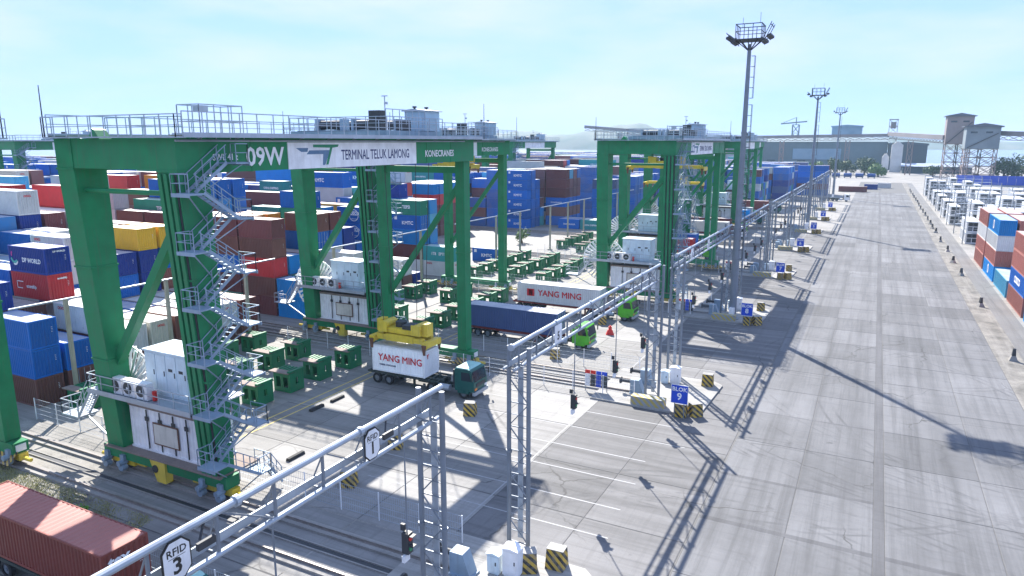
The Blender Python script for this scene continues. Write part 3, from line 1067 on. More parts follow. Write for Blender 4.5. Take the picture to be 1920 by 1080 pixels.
mpart('emblem', mb, [M_LBLUE, M_LGREEN], bn)
for o_, c_, x_, t_ in CRANES[1:]:
    if c_ in (1, 2):
        copytree(bn, o_)
    else:
        part('banner', bn.data, o_)
lettering(cA, '09W', M_LETW, 1.62, 5.15, 22.05, 0.035, 0.98)
lettering(cA, 'KONECRANES', M_LETW, 0.80, 26.1, 22.0, 0.015, 0.93)
lettering(cB, 'KONECRANES', M_LETW, 0.80, 26.1, 22.0, 0.015, 0.93)
lettering(cA, 'SWL 41 t', M_LETW, 0.55, 1.9, 22.1, 0.005, 0.9)
for c in (cA, cB):
    for ch in c.children:
        if ch.name.split('.')[0] == 'electrical_house':
            for g in ch.children:
                if g.name.split('.')[0] == 'plaque':
                    pass

# ---- spreaders hanging from the trolleys
def spreader(label, x, y, z, L, ztop):
    """Telescopic container spreader; z is its underside."""
    t = thing('spreader', label, 'spreader', (x, y, z), group='yellow spreaders')
    h = L / 2
    mb = MB()
    mb.box(-h + 0.4, -0.95, 0.35, h - 0.4, -0.5, 0.85)
    mb.box(-h + 0.4, 0.5, 0.35, h - 0.4, 0.95, 0.85)
    mb.box(-1.6, -1.0, 0.3, 1.6, 1.0, 0.95)
    mpart('main_beam', mb, M_YELLOW, t)
    for s in (-1, 1):
        mb = MB()
        mb.box(s * h - 0.3, -1.22, 0.12, s * h + 0.3, 1.22, 0.65)
        for e in (-1, 1):
            mb.box(s * h - 0.16, e * 1.15 - 0.12, -0.02, s * h + 0.16, e * 1.15 + 0.12, 0.3)
        mpart('end_beam', mb, M_YELLOW, t)
        for e in (-1, 1):
            mb = MB()
            mb.hexa([(s * h - 0.12, e * 1.24, -0.55), (s * h + 0.12, e * 1.24, -0.55), (s * h + 0.12, e * 1.30, -0.55), (s * h - 0.12, e * 1.30, -0.55),
                     (s * h - 0.2, e * 1.22, 0.4), (s * h + 0.2, e * 1.22, 0.4), (s * h + 0.2, e * 1.40, 0.4), (s * h - 0.2, e * 1.40, 0.4)])
            mpart('flipper', mb, M_RUST, t)
    mb = MB()
    mb.box(-2.3, -0.8, 1.05, 2.3, 0.8, 1.5)
    mb.box(-0.7, -0.6, 0.95, 0.7, 0.6, 1.1)
    for s in (-1, 1):
        mb.tube((s * 1.9, -0.9, 1.75), (s * 1.9, 0.9, 1.75), 0.42, 12)
        mb.box(s * 1.9 - 0.5, -0.98, 1.1, s * 1.9 + 0.5, -0.9, 2.1)
    mb.box(-2.9, -0.5, 1.0, -2.3, 0.5, 2.2)
    mb.box(2.3, -0.5, 1.0, 2.9, 0.5, 2.2)
    mpart('head_block', mb, M_YELLOW, t)
    mb = MB()
    mb.tube((-0.6, 0.3, 1.5), (-0.6, 0.3, 2.0), 0.55, 12)
    mb.box(0.2, -0.7, 1.5, 1.2, 0.7, 1.9)
    mpart('cable_basket', mb, M_DARK, t)
    for s in (-1, 1):
        for e in (-0.7, 0.7):
            mb = MB()
            mb.tube((s * 1.9, e, 1.9), (s * 2.6, e * 1.6, ztop - z), 0.032, 5)
            mpart('hoist_rope', mb, M_DARK, t)
    return t
spreader('yellow spreader resting on the white container on the dark green truck', -38.95, 53.6, 4.12, 6.06, 24.0)
spreader('yellow spreader hoisted under the girder of the crane behind crane 09W', -55.2, ynear(1) + 26.0, 19.2, 6.06, 24.0)
spreader('long yellow spreader hoisted high under the crane by the block 8 mast', -30.2, ynear(2) + 15.0, 18.6, 12.0, 24.0)
spreader('long yellow spreader hanging half way down beyond the block 8 mast', -38.5, ynear(3) + 18.0, 14.0, 12.0, 24.0)

# ================================================================== containers
CW, CH = 2.44, 2.59
C20, C40 = 6.06, 12.19
PAL = {'blue': (0.0, 0.125, 0.47), 'bright blue': (0.0, 0.23, 0.58), 'navy': (0.006, 0.035, 0.24), 'maroon': (0.17, 0.050, 0.050), 'brown': (0.19, 0.075, 0.058),
       'red': (0.52, 0.035, 0.04), 'white': (0.66, 0.66, 0.65), 'grey': (0.42, 0.43, 0.43), 'beige': (0.58, 0.56, 0.48), 'teal': (0.04, 0.33, 0.33),
       'green': (0.02, 0.26, 0.16), 'orange': (0.66, 0.26, 0.03), 'yellow': (0.75, 0.44, 0.03), 'sky blue': (0.08, 0.38, 0.58), 'salmon': (0.40, 0.15, 0.12), 'slate': (0.075, 0.12, 0.28)}

def cont_frame(L):
    """Corner posts, rails and castings."""
    mb = MB()
    h = L / 2
    w = CW / 2
    for sx in (-1, 1):
        for sy in (-1, 1):
            x0, x1 = sorted((sx * h, sx * (h - 0.16)))
            y0, y1 = sorted((sy * w, sy * (w - 0.12)))
            mb.box(x0, y0, 0.0, x1, y1, CH)
    for sy in (-1, 1):
        y0, y1 = sorted((sy * w, sy * (w - 0.07)))
        mb.box(-h + 0.16, y0, 0.02, h - 0.16, y1, 0.17)
        mb.box(-h + 0.16, y0, CH - 0.11, h - 0.16, y1, CH - 0.01)
    for sx in (-1, 1):
        x0, x1 = sorted((sx * h, sx * (h - 0.07)))
        mb.box(x0, -w + 0.12, 0.02, x1, w - 0.12, 0.17)
        mb.box(x0, -w + 0.12, CH - 0.14, x1, w - 0.12, CH - 0.01)
    return mb
def cont_side(L, mb, s):
    h, w = L / 2 - 0.16, CW / 2 - 0.012
    if s < 0:
        corr(mb, (-h, -w, 0.17), (1, 0, 0), 2 * h, CH - 0.28, 0.055)
    else:
        corr(mb, (h, w, 0.17), (-1, 0, 0), 2 * h, CH - 0.28, 0.055)
def cont_end(L, mb, s):
    h, w = L / 2 - 0.012, CW / 2 - 0.12
    if s > 0:
        corr(mb, (h, -w, 0.17), (0, 1, 0), 2 * w, CH - 0.31, 0.06, 0.27)
    else:
        corr(mb, (-h, w, 0.17), (0, -1, 0), 2 * w, CH - 0.31, 0.06, 0.27)
def cont_roof(L, mb):
    h, w = L / 2 - 0.07, CW / 2 - 0.07
    n = int(L / 0.42)
    vs, fs = [], []
    for i in range(n + 1):
        for t, z in ((0, -0.045), (0.35, -0.045), (0.5, -0.02), (0.85, -0.02)):
            x = -h + 2 * h * min(1, (i + t) / (n + 0.9))
            vs += [(x, -w, CH + z), (x, w, CH + z)]
    for i in range(len(vs) // 2 - 1):
        fs.append((2 * i, 2 * i + 2, 2 * i + 3, 2 * i + 1))
    mb.add(vs, fs)
def cont_door(e, s):
    """Door leaf on the end e (+1: +X), on side s; with two lock rods as a mesh of their own."""
    mb = MB()
    y0, y1 = sorted((s * 0.01, s * (CW / 2 - 0.12)))
    L = 0.0
    x0, x1 = sorted((e * -0.055, e * -0.015))
    mb.box(x0, y0 + 0.01, 0.18, x1, y1 - 0.01, CH - 0.15)
    for k in range(5):
        z = 0.35 + k * 0.46
        xa, xb = sorted((e * -0.016, e * 0.0))
        mb.box(xa, y0 + 0.06, z, xb, y1 - 0.06, z + 0.26)
    rod = MB()
    for yy in (y0 + 0.25, y1 - 0.28):
        rod.tube((e * 0.02, yy, 0.12), (e * 0.02, yy, CH - 0.08), 0.025, 6)
        xa, xb = sorted((0.0, e * 0.05))
        rod.box(xa, yy - 0.2, 1.05, xb, yy + 0.06, 1.12)
    return mb, rod
MC = {}
for L, tg in ((C20, 20), (C40, 40)):
    MC['frame', tg] = cont_frame(L).mesh('container_frame', M_CONT)
    for s in (-1, 1):
        a = MB(); cont_side(L, a, s); MC['side', tg, s] = a.mesh('side_panel', M_CONT)
        a = MB(); cont_end(L, a, s); MC['end', tg, s] = a.mesh('end_panel', M_CONT)
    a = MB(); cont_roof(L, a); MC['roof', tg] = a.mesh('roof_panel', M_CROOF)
    a = cont_frame(L)
    cont_side(L, a, -1); cont_side(L, a, 1); cont_end(L, a, 1); cont_end(L, a, -1)
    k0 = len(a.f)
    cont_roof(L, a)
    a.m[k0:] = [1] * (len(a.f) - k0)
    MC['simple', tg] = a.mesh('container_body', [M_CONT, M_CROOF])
for e in (-1, 1):
    for s in (-1, 1):
        d, r = cont_door(e, s)
        MC['door', e, s] = d.mesh('door', M_CONT)
        MC['rod', e, s] = r.mesh('lock_rod', M_GALV)
castm = MB()
for sx in (-1, 1):
    pass

def put_text(o, s, mat, size, x, z, face='-Y', xs=1.0, bold=0.01, L=C20, y=0.0):
    if face == '-Y':
        return part('lettering', text_mesh(s, mat, size, bold, xs), o, (x, -CW / 2 - 0.003, z), ROT_NY)
    if face == '-X':
        return part('lettering', text_mesh(s, mat, size, bold, xs), o, (-L / 2 - 0.003, y, z), ROT_NX)
    return part('lettering', text_mesh(s, mat, size, bold, xs), o, (L / 2 + 0.003, y, z), ROT_PX)

def put_logo(o, polys, mats, L=C20):
    mb = MB()
    for poly, mi in polys:
        mb.prism(poly, 'y', -CW / 2 - 0.006, -CW / 2 - 0.002, mi)
    return mpart('logo', mb, mats, o)

def ring(cx, cz, r, w, a0=0, a1=360, n=20):
    out = []
    for i in range(n):
        b0, b1 = rad(a0 + (a1 - a0) * i / n), rad(a0 + (a1 - a0) * (i + 1) / n)
        out.append([(cx + r * math.cos(b0), cz + r * math.sin(b0)), (cx + r * math.cos(b1), cz + r * math.sin(b1)), (cx + (r - w) * math.cos(b1), cz + (r - w) * math.sin(b1)), (cx + (r - w) * math.cos(b0), cz + (r - w) * math.sin(b0))])
    return out

NCON = 0
def container(label, loc, tg=20, col='blue', detail=True, doors=None, rz=0.0, group='shipping containers', marks=True):
    """loc: centre of the base. doors: None, +1 or -1 (which end carries the doors)."""
    global NCON
    NCON += 1
    c = PAL[col]
    k = 1 + RND.uniform(-0.12, 0.12)
    c = tuple(min(1, x * k) for x in c)
    L = C20 if tg == 20 else C40
    o = thing('shipping_container', label, 'container', loc, rz, MC['frame' if detail else 'simple', tg], group, c)
    if detail:
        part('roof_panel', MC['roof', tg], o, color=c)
        for s in (-1, 1):
            part('side_panel', MC['side', tg, s], o, color=c)
            if doors == s:
                for q in (-1, 1):
                    d = part('door', MC['door', s, q], o, (s * L / 2, 0, 0), color=c)
                    part('lock_rod', MC['rod', s, q], d)
            else:
                part('end_panel', MC['end', tg, s], o, color=c)
    if marks and col not in ('white', 'beige', 'grey'):
        code = RND.choice(['4 3 1 0', '7 0 2 5', '2 2 G 1', '9 1 6 3', '5 8 0 7'])
        t = part('number_strip', text_mesh(code, M_LETW, 0.18, 0.0, 1.0), o, (L / 2 + 0.004, 0.75, 1.55), (rad(90), rad(-90), rad(90)))
    return o

# ---- stacks: H[block][row][bay] = list of colours from the ground up
NR, ROWP, BAYP = 9, 2.86, 6.42
def rowy(b, r):
    return 33.4 + PITCH * b + ROWP * r + CW / 2
def bayx(i):
    return XFRONT - BAYP * i - C20 / 2
STACK = {}
MIX = ['blue'] * 9 + ['maroon'] * 5 + ['brown'] * 4 + ['white'] * 8 + ['beige'] * 2 + ['grey'] * 2 + ['navy'] * 4 + ['teal'] * 2 + ['bright blue'] * 4 + ['red', 'red', 'orange', 'grey', 'beige', 'sky blue', 'green', 'slate', 'slate']
MIX0 = ['white'] * 10 + ['blue'] * 6 + ['navy'] * 4 + ['teal'] * 3 + ['grey'] * 2 + ['brown'] * 3 + ['maroon'] * 4 + ['bright blue'] * 3 + ['beige', 'orange', 'green', 'red']
MIXB = ['blue'] * 10 + ['navy'] * 3 + ['bright blue'] * 4 + ['slate'] * 2 + ['maroon'] * 3 + ['white', 'green']
rs = random.Random(5)
NB = 11
PAIR = {}
for b in range(NB):
    nb = 40 if b < 8 else 32
    for i in range(0, nb, 2):
        for r in range(NR):
            h = rs.choice([2, 3, 4, 5, 5, 6, 6]) if b < 4 else rs.choice([3, 4, 5, 5, 6, 6])
            mixl = MIX0 if b == 0 else (MIXB if (b >= 2 and i >= 12) else MIX)
            if b >= 2 and i >= 12:
                h = rs.choice([4, 5, 5, 6]) if b > 1 else h
            key = rs.choice(mixl)
            cols = [rs.choice(mixl) if rs.random() < 0.55 else key for _ in range(h)]
            STACK[b, r, i] = cols
            if rs.random() < 0.8 and (i > 3 or b > 3):
                STACK[b, r, i + 1] = list(cols)
                PAIR[b, r, i] = True
            else:
                h2 = max(1, min(5, h + rs.choice([-1, 0, 0, 1])))
                STACK[b, r, i + 1] = [rs.choice(mixl) for _ in range(h2)]
def setst(b, r, i, *cols):
    STACK[b, r, i] = list(cols)
    PAIR.pop((b, r, i - i % 2), None)
# block 9, by the crane numbered 09W
setst(0, 0, 0, 'brown', 'blue', 'blue'); setst(0, 0, 1, 'brown', 'white', 'brown', 'navy'); setst(0, 0, 2, 'maroon', 'blue', 'blue')
setst(0, 1, 0, 'brown', 'blue'); setst(0, 1, 1, 'brown', 'maroon', 'brown'); setst(0, 1, 2, 'blue', 'navy', 'maroon')
setst(0, 2, 0, 'brown', 'maroon', 'white'); setst(0, 2, 1, 'maroon', 'brown', 'navy', 'red', 'navy'); setst(0, 2, 2, 'brown', 'blue', 'maroon', 'blue')
for r in range(3, 9):
    setst(0, r, 0, 'brown', ['white', 'beige', 'brown', 'white', 'white', 'maroon'][r - 3])
    setst(0, r, 1, 'maroon', ['white', 'white', 'blue', 'white', 'grey', 'brown'][r - 3])
setst(0, 3, 1, 'maroon', 'blue', 'white'); setst(0, 4, 1, 'brown', 'blue')
setst(0, 3, 2, 'brown', 'grey', 'white', 'white'); setst(0, 4, 2, 'blue', 'navy', 'blue', 'white', 'white')
setst(0, 5, 2, 'blue', 'navy', 'navy', 'blue'); setst(0, 6, 2, 'maroon', 'blue', 'blue', 'navy')
setst(0, 7, 2, 'maroon', 'blue', 'navy', 'navy', 'yellow'); setst(0, 8, 2, 'brown', 'maroon', 'brown', 'blue', 'yellow')
setst(0, 0, 3, 'maroon', 'brown', 'grey', 'blue'); setst(0, 1, 3, 'navy', 'brown', 'blue', 'grey', 'beige'); setst(0, 2, 3, 'brown', 'maroon', 'blue', 'navy', 'teal')
setst(0, 3, 3, 'blue', 'white', 'navy', 'blue'); setst(0, 4, 3, 'blue', 'navy', 'blue', 'white', 'blue')
setst(0, 5, 3, 'brown', 'maroon', 'white', 'white', 'white'); setst(0, 6, 3, 'brown', 'blue', 'maroon', 'maroon')
setst(0, 8, 3, 'brown', 'navy', 'blue', 'brown', 'brown'); setst(0, 7, 3, 'maroon', 'navy', 'brown', 'brown', 'maroon')
# block 8
setst(1, 0, 0, 'bright blue', 'bright blue'); setst(1, 0, 1, 'maroon', 'brown', 'red', 'brown', 'maroon'); setst(1, 0, 2, 'green', 'maroon', 'blue', 'brown', 'maroon')
setst(1, 1, 0, 'teal', 'green'); setst(1, 1, 1, 'brown', 'maroon', 'bright blue'); setst(1, 1, 2, 'maroon', 'navy', 'blue', 'orange', 'orange')
setst(1, 2, 0, 'white', 'navy'); setst(1, 2, 1, 'blue', 'navy', 'maroon'); setst(1, 2, 2, 'navy', 'blue', 'maroon', 'orange', 'orange')
setst(1, 3, 0, 'navy', 'navy', 'white'); setst(1, 3, 1, 'maroon', 'navy', 'white', 'blue', 'brown')
setst(1, 4, 0, 'white', 'beige'); setst(1, 4, 1, 'brown', 'navy', 'beige', 'blue', 'maroon')
setst(1, 5, 0, 'navy', 'beige'); setst(1, 5, 1, 'maroon', 'blue', 'navy', 'navy'); setst(1, 6, 0, 'beige'); setst(1, 6, 1, 'navy', 'white', 'blue')
setst(1, 7, 0, 'maroon', 'white'); setst(1, 7, 1, 'navy', 'white', 'white', 'blue', 'blue'); setst(1, 8, 0, 'navy'); setst(1, 8, 1, 'brown', 'white', 'blue')
# block 7: low in front, bare paving behind
setst(2, 0, 0, 'white', 'teal'); setst(2, 0, 1, 'white', 'maroon', 'bright blue', 'blue', 'green'); setst(2, 0, 2, 'grey', 'red', 'blue', 'blue', 'teal')
setst(2, 1, 0); setst(2, 1, 1, 'white', 'blue', 'bright blue', 'sky blue', 'bright blue'); setst(2, 2, 0); setst(2, 2, 1, 'maroon'); setst(2, 2, 2, 'maroon', 'maroon', 'navy')
for r in range(3, 9):
    for i in range(0, 4):
        setst(2, r, i)
setst(2, 6, 0, 'blue')
setst(2, 4, 3, 'maroon', 'brown', 'maroon', 'slate')
for r in range(9):
    for i in range(0, 5):
        setst(3, r, i)
for r in range(0, 9):
    setst(3, r, 6, 'brown', 'maroon', 'maroon', 'red', 'bright blue'); setst(3, r, 5, *(('brown', 'maroon', 'maroon', 'red', 'bright blue') if r > 2 else ()))
# block 5: tall blue stacks
for r in range(9):
    for i in range(0, 3):
        setst(4, r, i)
for r in (0, 1, 2):
    setst(4, r, 3, *(['blue'] * (6 if r < 2 else 5)))
    setst(4, r, 4, *(['blue'] * (6 if r < 2 else 5)))
for r in (4, 5, 6, 7):
    for i in (2, 3):
        setst(4, r, i, 'blue', 'brown', 'blue', 'maroon', 'maroon', ['maroon', 'sky blue', 'maroon', 'blue'][r - 4])
setst(4, 2, 0, 'teal'); setst(4, 2, 1, 'blue'); setst(4, 3, 0, 'white'); setst(4, 3, 1, 'navy')
for r in (5, 6):
    setst(4, r, 0, *(['blue'] * 4 + ['slate']))
for b in (5, 6, 7):
    for r in range(9):
        for i in range(3):
            if rs.random() < 0.35:
                setst(b, r, i, *(['maroon', 'teal', 'blue', 'white'][rs.randrange(4)],) * rs.choice([0, 1, 2]))
            elif rs.random() < 0.7:
                setst(b, r, i, *(['blue'] * rs.choice([4, 5, 6])))

for b in (7, 8, 9, 10):                    # beyond the last cranes the stacks come right up to the road
    for i in range(-5 if b > 7 else -4, 0):
        for r in range(NR):
            setst(b, r, i, *[rs.choice(MIXB) for _ in range(rs.choice([2, 3, 4, 5, 5]))])
SPECIAL = {}
def special(b, r, i, t, fn):
    SPECIAL[b, r, i, t] = fn

# ---- what the camera can see of them
camP = Vector((0, 0, CAMZ))
cr_, sr_ = math.cos(rad(27.074)), math.sin(rad(27.074))
cp_, sp_ = math.cos(rad(11.668)), math.sin(rad(11.668))
FWD = Vector((-sr_ * cp_, cr_ * cp_, -sp_))
RGT = Vector((cr_, sr_, 0))
UPV = RGT.cross(FWD)
def project(p):
    d = Vector(p) - camP
    w = d.dot(FWD)
    if w < 1:
        return None
    return 960 + 1322 * d.dot(RGT) / w, 540 - 1322 * d.dot(UPV) / w, w
def tierh(b, r, i):
    return 2.9 if PAIR.get((b, r, i - i % 2)) else 2.6
def occupied(x, y, z):
    b = math.floor((y - 33.4) / PITCH)
    if b < 0 or b >= NB or x > -30 or z < 0:
        return None
    ry = y - 33.4 - PITCH * b
    r = int(ry // ROWP)
    if r >= NR or ry - r * ROWP > CW:
        return None
    fx = XFRONT - x
    i = math.floor(fx / BAYP)
    if fx - i * BAYP > C20 and not (i % 2 == 0 and PAIR.get((b, r, i))):
        return None
    st = STACK.get((b, r, i))
    if not st:
        return None
    t = int(z // tierh(b, r, i))
    if PAIR.get((b, r, i - i % 2)):
        i -= i % 2
    return (b, r, i, t) if t < len(st) else None
def visible(key, pts):
    for p in pts:
        d = Vector(p) - camP
        L = d.length
        n = int(L / 0.9)
        t0 = (XFRONT + 0.2) / p[0] if p[0] < 0 else 0
        k0 = max(0, int(n * t0) - 2)
        ok = True
        px, py, pz = d.x / n, d.y / n, d.z / n
        for k in range(k0, n):
            z = CAMZ + pz * k
            if z > 17.6:
                continue
            q = occupied(px * k, py * k, z)
            if q is not None and q != key:
                ok = False
                break
        if ok:
            return True
    return False
cand = []
for (b, r, i), st in STACK.items():
    two = PAIR.get((b, r, i - i % 2), False)
    if two and i % 2:
        continue
    for t, col in enumerate(st):
        top = t == len(st) - 1
        nx_ = STACK.get((b, r, i - 1), [])
        ny_ = STACK.get((b, r - 1, i), []) if r else []
        front = t * tierh(b, r, i) >= len(nx_) * tierh(b, r, i - 1) - 2
        side = t * tierh(b, r, i) >= len(ny_) * tierh(b, r - 1, i) - 2
        if not (top or front or side):
            continue
        x, y, z = bayx(i) - (BAYP / 2 if two else 0), rowy(b, r), t * tierh(b, r, i)
        two_ = two
        pr = project((x, y, z + 1.3))
        if pr is None or pr[0] < -130 or pr[0] > 2000 or pr[1] < 0 or pr[1] > 1200:
            continue
        cand.append(((b, r, i, t), col, x, y, z, pr, top, front, side, two))
scored, rest = [], []
for cd in cand:
    key, col, x, y, z, pr, top, front, side, two = cd
    CL = 12.19 if two else C20
    d2 = pr[2] ** 2
    pts = []
    ar = 0.0
    if front:
        pts += [(x + CL / 2 + 0.05, y + e, z + 1.9) for e in (-0.9, 0.9)]
        ar += 6.3 * abs(x) / pr[2]
    if side:
        pts += [(x + e, y - CW / 2 - 0.05, z + 1.7) for e in (-CL * 0.36, CL * 0.36)]
        ar += 2.59 * CL * y / pr[2]
    if top:
        pts += [(x + e, y, z + (2.96 if two else 2.66)) for e in (-CL * 0.33, CL * 0.33)]
        ar += 2.44 * CL * max(0.05, (CAMZ - z - 2.6)) / pr[2]
    inview = -40 < pr[0] < 1960
    if inview and visible(key, pts):
        scored.append((ar / d2, cd))
    else:
        rest.append(cd)
scored.sort(key=lambda q: -q[0])
ROWN = ['first', 'second', 'third', 'fourth', 'fifth', 'sixth', 'seventh', 'eighth', 'ninth']
BAYN = ROWN + ['tenth', 'eleventh', 'twelfth', 'thirteenth', 'fourteenth', 'fifteenth', 'sixteenth', 'seventeenth', 'eighteenth', 'nineteenth', 'twentieth'] + ['twenty-first', 'twenty-second', 'twenty-third', 'twenty-fourth', 'twenty-fifth', 'twenty-sixth', 'twenty-seventh', 'twenty-eighth', 'twenty-ninth', 'thirtieth'] + ['last'] * 30
IND = {}
BNW = ['nine', 'eight', 'seven', 'six', 'five', 'four', 'three', 'two', 'one', 'zero', 'past zero', 'beyond']
BUDGET = 235
for q, (sc, cd) in enumerate(scored[:BUDGET]):
    key, col, x, y, z, pr, top, front, side, two = cd
    CL = 12.19 if two else C20
    b, r, i, t = key
    lab = f'{col} container, {ROWN[t]} tier, {ROWN[r]} row, {BAYN[i] if i >= 0 else BAYN[-i - 1] + " roadward"} bay, block {BNW[b]} stack'
    o = container(lab, (x, y, z + 0.002), 40 if two else 20, col, detail=q < 110, doors=(1 if (RND.random() < 0.18 and col != 'white') else None), group='stacked containers', marks=q < 200)
    if two:
        o.scale = (1, 1, 2.89 / 2.59)
    IND[key] = o
fm = MB()
fcol = []
for cd in [c for _, c in scored[BUDGET:]] + rest:
    key, col, x, y, z, pr, top, front, side, two = cd
    CL = 12.19 if two else C20
    fm.box(x - CL / 2, y - CW / 2, z + 0.01, x + CL / 2, y + CW / 2, z + (2.88 if two else 2.59))
    c = PAL[col]
    k = 1 + RND.uniform(-0.2, 0.2)
    cc = tuple(min(1, v * k) for v in c)
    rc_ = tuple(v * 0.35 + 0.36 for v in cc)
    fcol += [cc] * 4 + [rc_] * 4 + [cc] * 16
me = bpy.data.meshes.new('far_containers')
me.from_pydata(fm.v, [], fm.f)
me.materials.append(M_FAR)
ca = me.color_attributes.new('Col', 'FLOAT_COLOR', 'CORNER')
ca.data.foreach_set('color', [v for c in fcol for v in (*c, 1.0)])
fo = struct('distant_containers', me, kind='stuff')
fo['label'] = 'distant mass of mixed blue and maroon containers stacked across the yard'

def mark(key, fn):
    if key in IND:
        fn(IND[key])
M_PINK = flat('logo_magenta', (0.55, 0.04, 0.28), 0.5)
def dpw(o):
    put_text(o, 'DP WORLD', M_LETW, 0.62, 0.75, 1.25, '-Y', 0.95, 0.02)
    put_logo(o, [(p, 0) for p in ring(-2.1, 1.45, 0.62, 0.24, 190, 330, 10)] + [(p, 1) for p in ring(-2.0, 1.15, 0.5, 0.2, 230, 350, 8)] + [(p, 2) for p in ring(-2.25, 1.75, 0.35, 0.16, 120, 220, 6)], [M_LTEAL, M_LETW, M_PINK])
    put_text(o, 'DP WORLD', M_LETW, 0.24, 0.1, 2.2, '+X', 0.95, 0.01, y=0.2)
def econ(o):
    put_text(o, 'econship', M_LETW, 0.52, 0.2, 1.25, '-Y', 0.9, 0.012)
    put_logo(o, [([(-2.2, 1.7), (-1.1, 1.7), (-1.1, 1.62), (-2.2, 1.62)], 0), ([(-2.2, 1.7), (-2.12, 1.7), (-2.12, 0.95), (-2.2, 0.95)], 0), ([(-2.2, 1.03), (-1.3, 1.03), (-1.3, 0.95), (-2.2, 0.95)], 0)], [M_LETW])
    put_text(o, 'econship', M_LETW, 0.28, 0, 2.15, '+X', 0.95, 0.012, y=0.2)
def oocl(o):
    put_text(o, 'OOCL', M_LETR, 0.40, -1.75, 2.15, '-Y', 1.0, 0.015)
    put_text(o, 'OOCL', M_LETR, 0.30, 0, 2.0, '+X', 1.0, 0.012, L=(C40 if o.data == MC['frame', 40] or o.data == MC['simple', 40] else C20))
def cosco(o):
    put_logo(o, [(p, 0) for p in ring(0.3, 1.3, 0.95, 0.10, 0, 360, 24)] + [([(-0.65, 1.36), (1.25, 1.36), (1.25, 1.30), (-0.65, 1.30)], 0), ([(-0.45, 0.75), (1.05, 0.75), (1.05, 0.69), (-0.45, 0.69)], 0), ([(-0.45, 1.92), (1.05, 1.92), (1.05, 1.86), (-0.45, 1.86)], 0)], [M_LETW])
    put_text(o, 'COSCO', M_LETW, 0.62, 0.3, 1.58, '-Y', 1.0, 0.02)
def kmtc(o):
    put_text(o, 'KMTC', M_LETW, 0.85, 0.2, 1.2, '-Y', 1.05, 0.03)
    put_logo(o, [([(-2.6, 2.3), (-2.05, 2.3), (-2.05, 1.75), (-2.6, 1.75)], 0)], [M_LETW])
def samu(o):
    put_text(o, 'SAMUDERA', M_LETB, 0.75, 0.5, 1.1, '-Y', 0.85, 0.02)
def dongnama(o):
    put_text(o, 'DONGNAMA', M_LETW, 0.6, 0.2, 1.2, '-Y', 0.95, 0.02)
def china(o):
    put_text(o, 'CHINA SHIPPING', M_LETW, 0.6, 0.0, 1.2, '-Y', 0.85, 0.02)
mark((0, 2, 1, 4), dpw)
mark((0, 2, 1, 3), econ)
for k, o in IND.items():
    b, r, i, t = k
    col = STACK[b, r, i][t]
    if k in ((0, 2, 1, 4), (0, 2, 1, 3)):
        continue
    if col in ('white', 'beige'):
        if RND.random() < 0.75:
            oocl(o)
    elif col == 'orange':
        samu(o)
    elif b == 1 and r == 7 and col == 'blue' and i == 1:
        cosco(o)
    elif b >= 2 and col == 'blue':
        (kmtc if (b == 2 or i >= 3) else dongnama)(o)
    elif col == 'teal' and b == 2 and i == 0:
        put_text(o, '1T8   EPTI', M_LETW, 0.7, 0, 1.3, '-Y', 0.9, 0.02)
    elif col == 'teal':
        china(o)
    elif col == 'green':
        put_text(o, 'TEPSI', M_LETW, 0.8, 0, 1.4, '-Y', 0.9, 0.02)
    elif col == 'blue' and RND.random() < 0.2:
        cosco(o)

# ================================================================== trucks
M_TGREEN = paint('cab_dark_green', (0.008, 0.10, 0.085), 0.35, 0.2)
M_TLIME = paint('cab_lime_green', (0.10, 0.52, 0.02), 0.35, 0.2)
M_TTEAL = paint('cab_teal_roof', (0.30, 0.55, 0.50), 0.45, 0.2)
M_CHAS = paint('chassis_dark', (0.035, 0.05, 0.045), 0.6, 0.4)
M_CHASR = paint('chassis_red', (0.22, 0.03, 0.025), 0.6, 0.4)
M_LAMP = flat('amber_lamp', (0.75, 0.20, 0.02), 0.3)
WH = {}
def wheel_meshes():
    mb = MB()
    n = 18
    prof = [(0.30, -0.14), (0.44, -0.15), (0.50, -0.11), (0.51, 0.11), (0.44, 0.15), (0.30, 0.14)]
    vs, fs = [], []
    for i in range(n):
        a = 2 * math.pi * i / n
        for r, y in prof:
            vs.append((r * math.cos(a), y, r * math.sin(a)))
    k = len(prof)
    for i in range(n):
        j = (i + 1) % n
        for q in range(k - 1):
            fs.append((i * k + q, j * k + q, j * k + q + 1, i * k + q + 1))
    mb.add(vs, fs)
    WH['tyre'] = mb.mesh('tyre', M_BLACK)
    mb = MB()
    mb.tube((0, -0.07, 0), (0, 0.07, 0), 0.31, 14, mi=0)
    mb.tube((0, -0.14, 0), (0, 0.14, 0), 0.11, 8, mi=0)
    WH['rim'] = mb.mesh('rim', M_POST)
wheel_meshes()
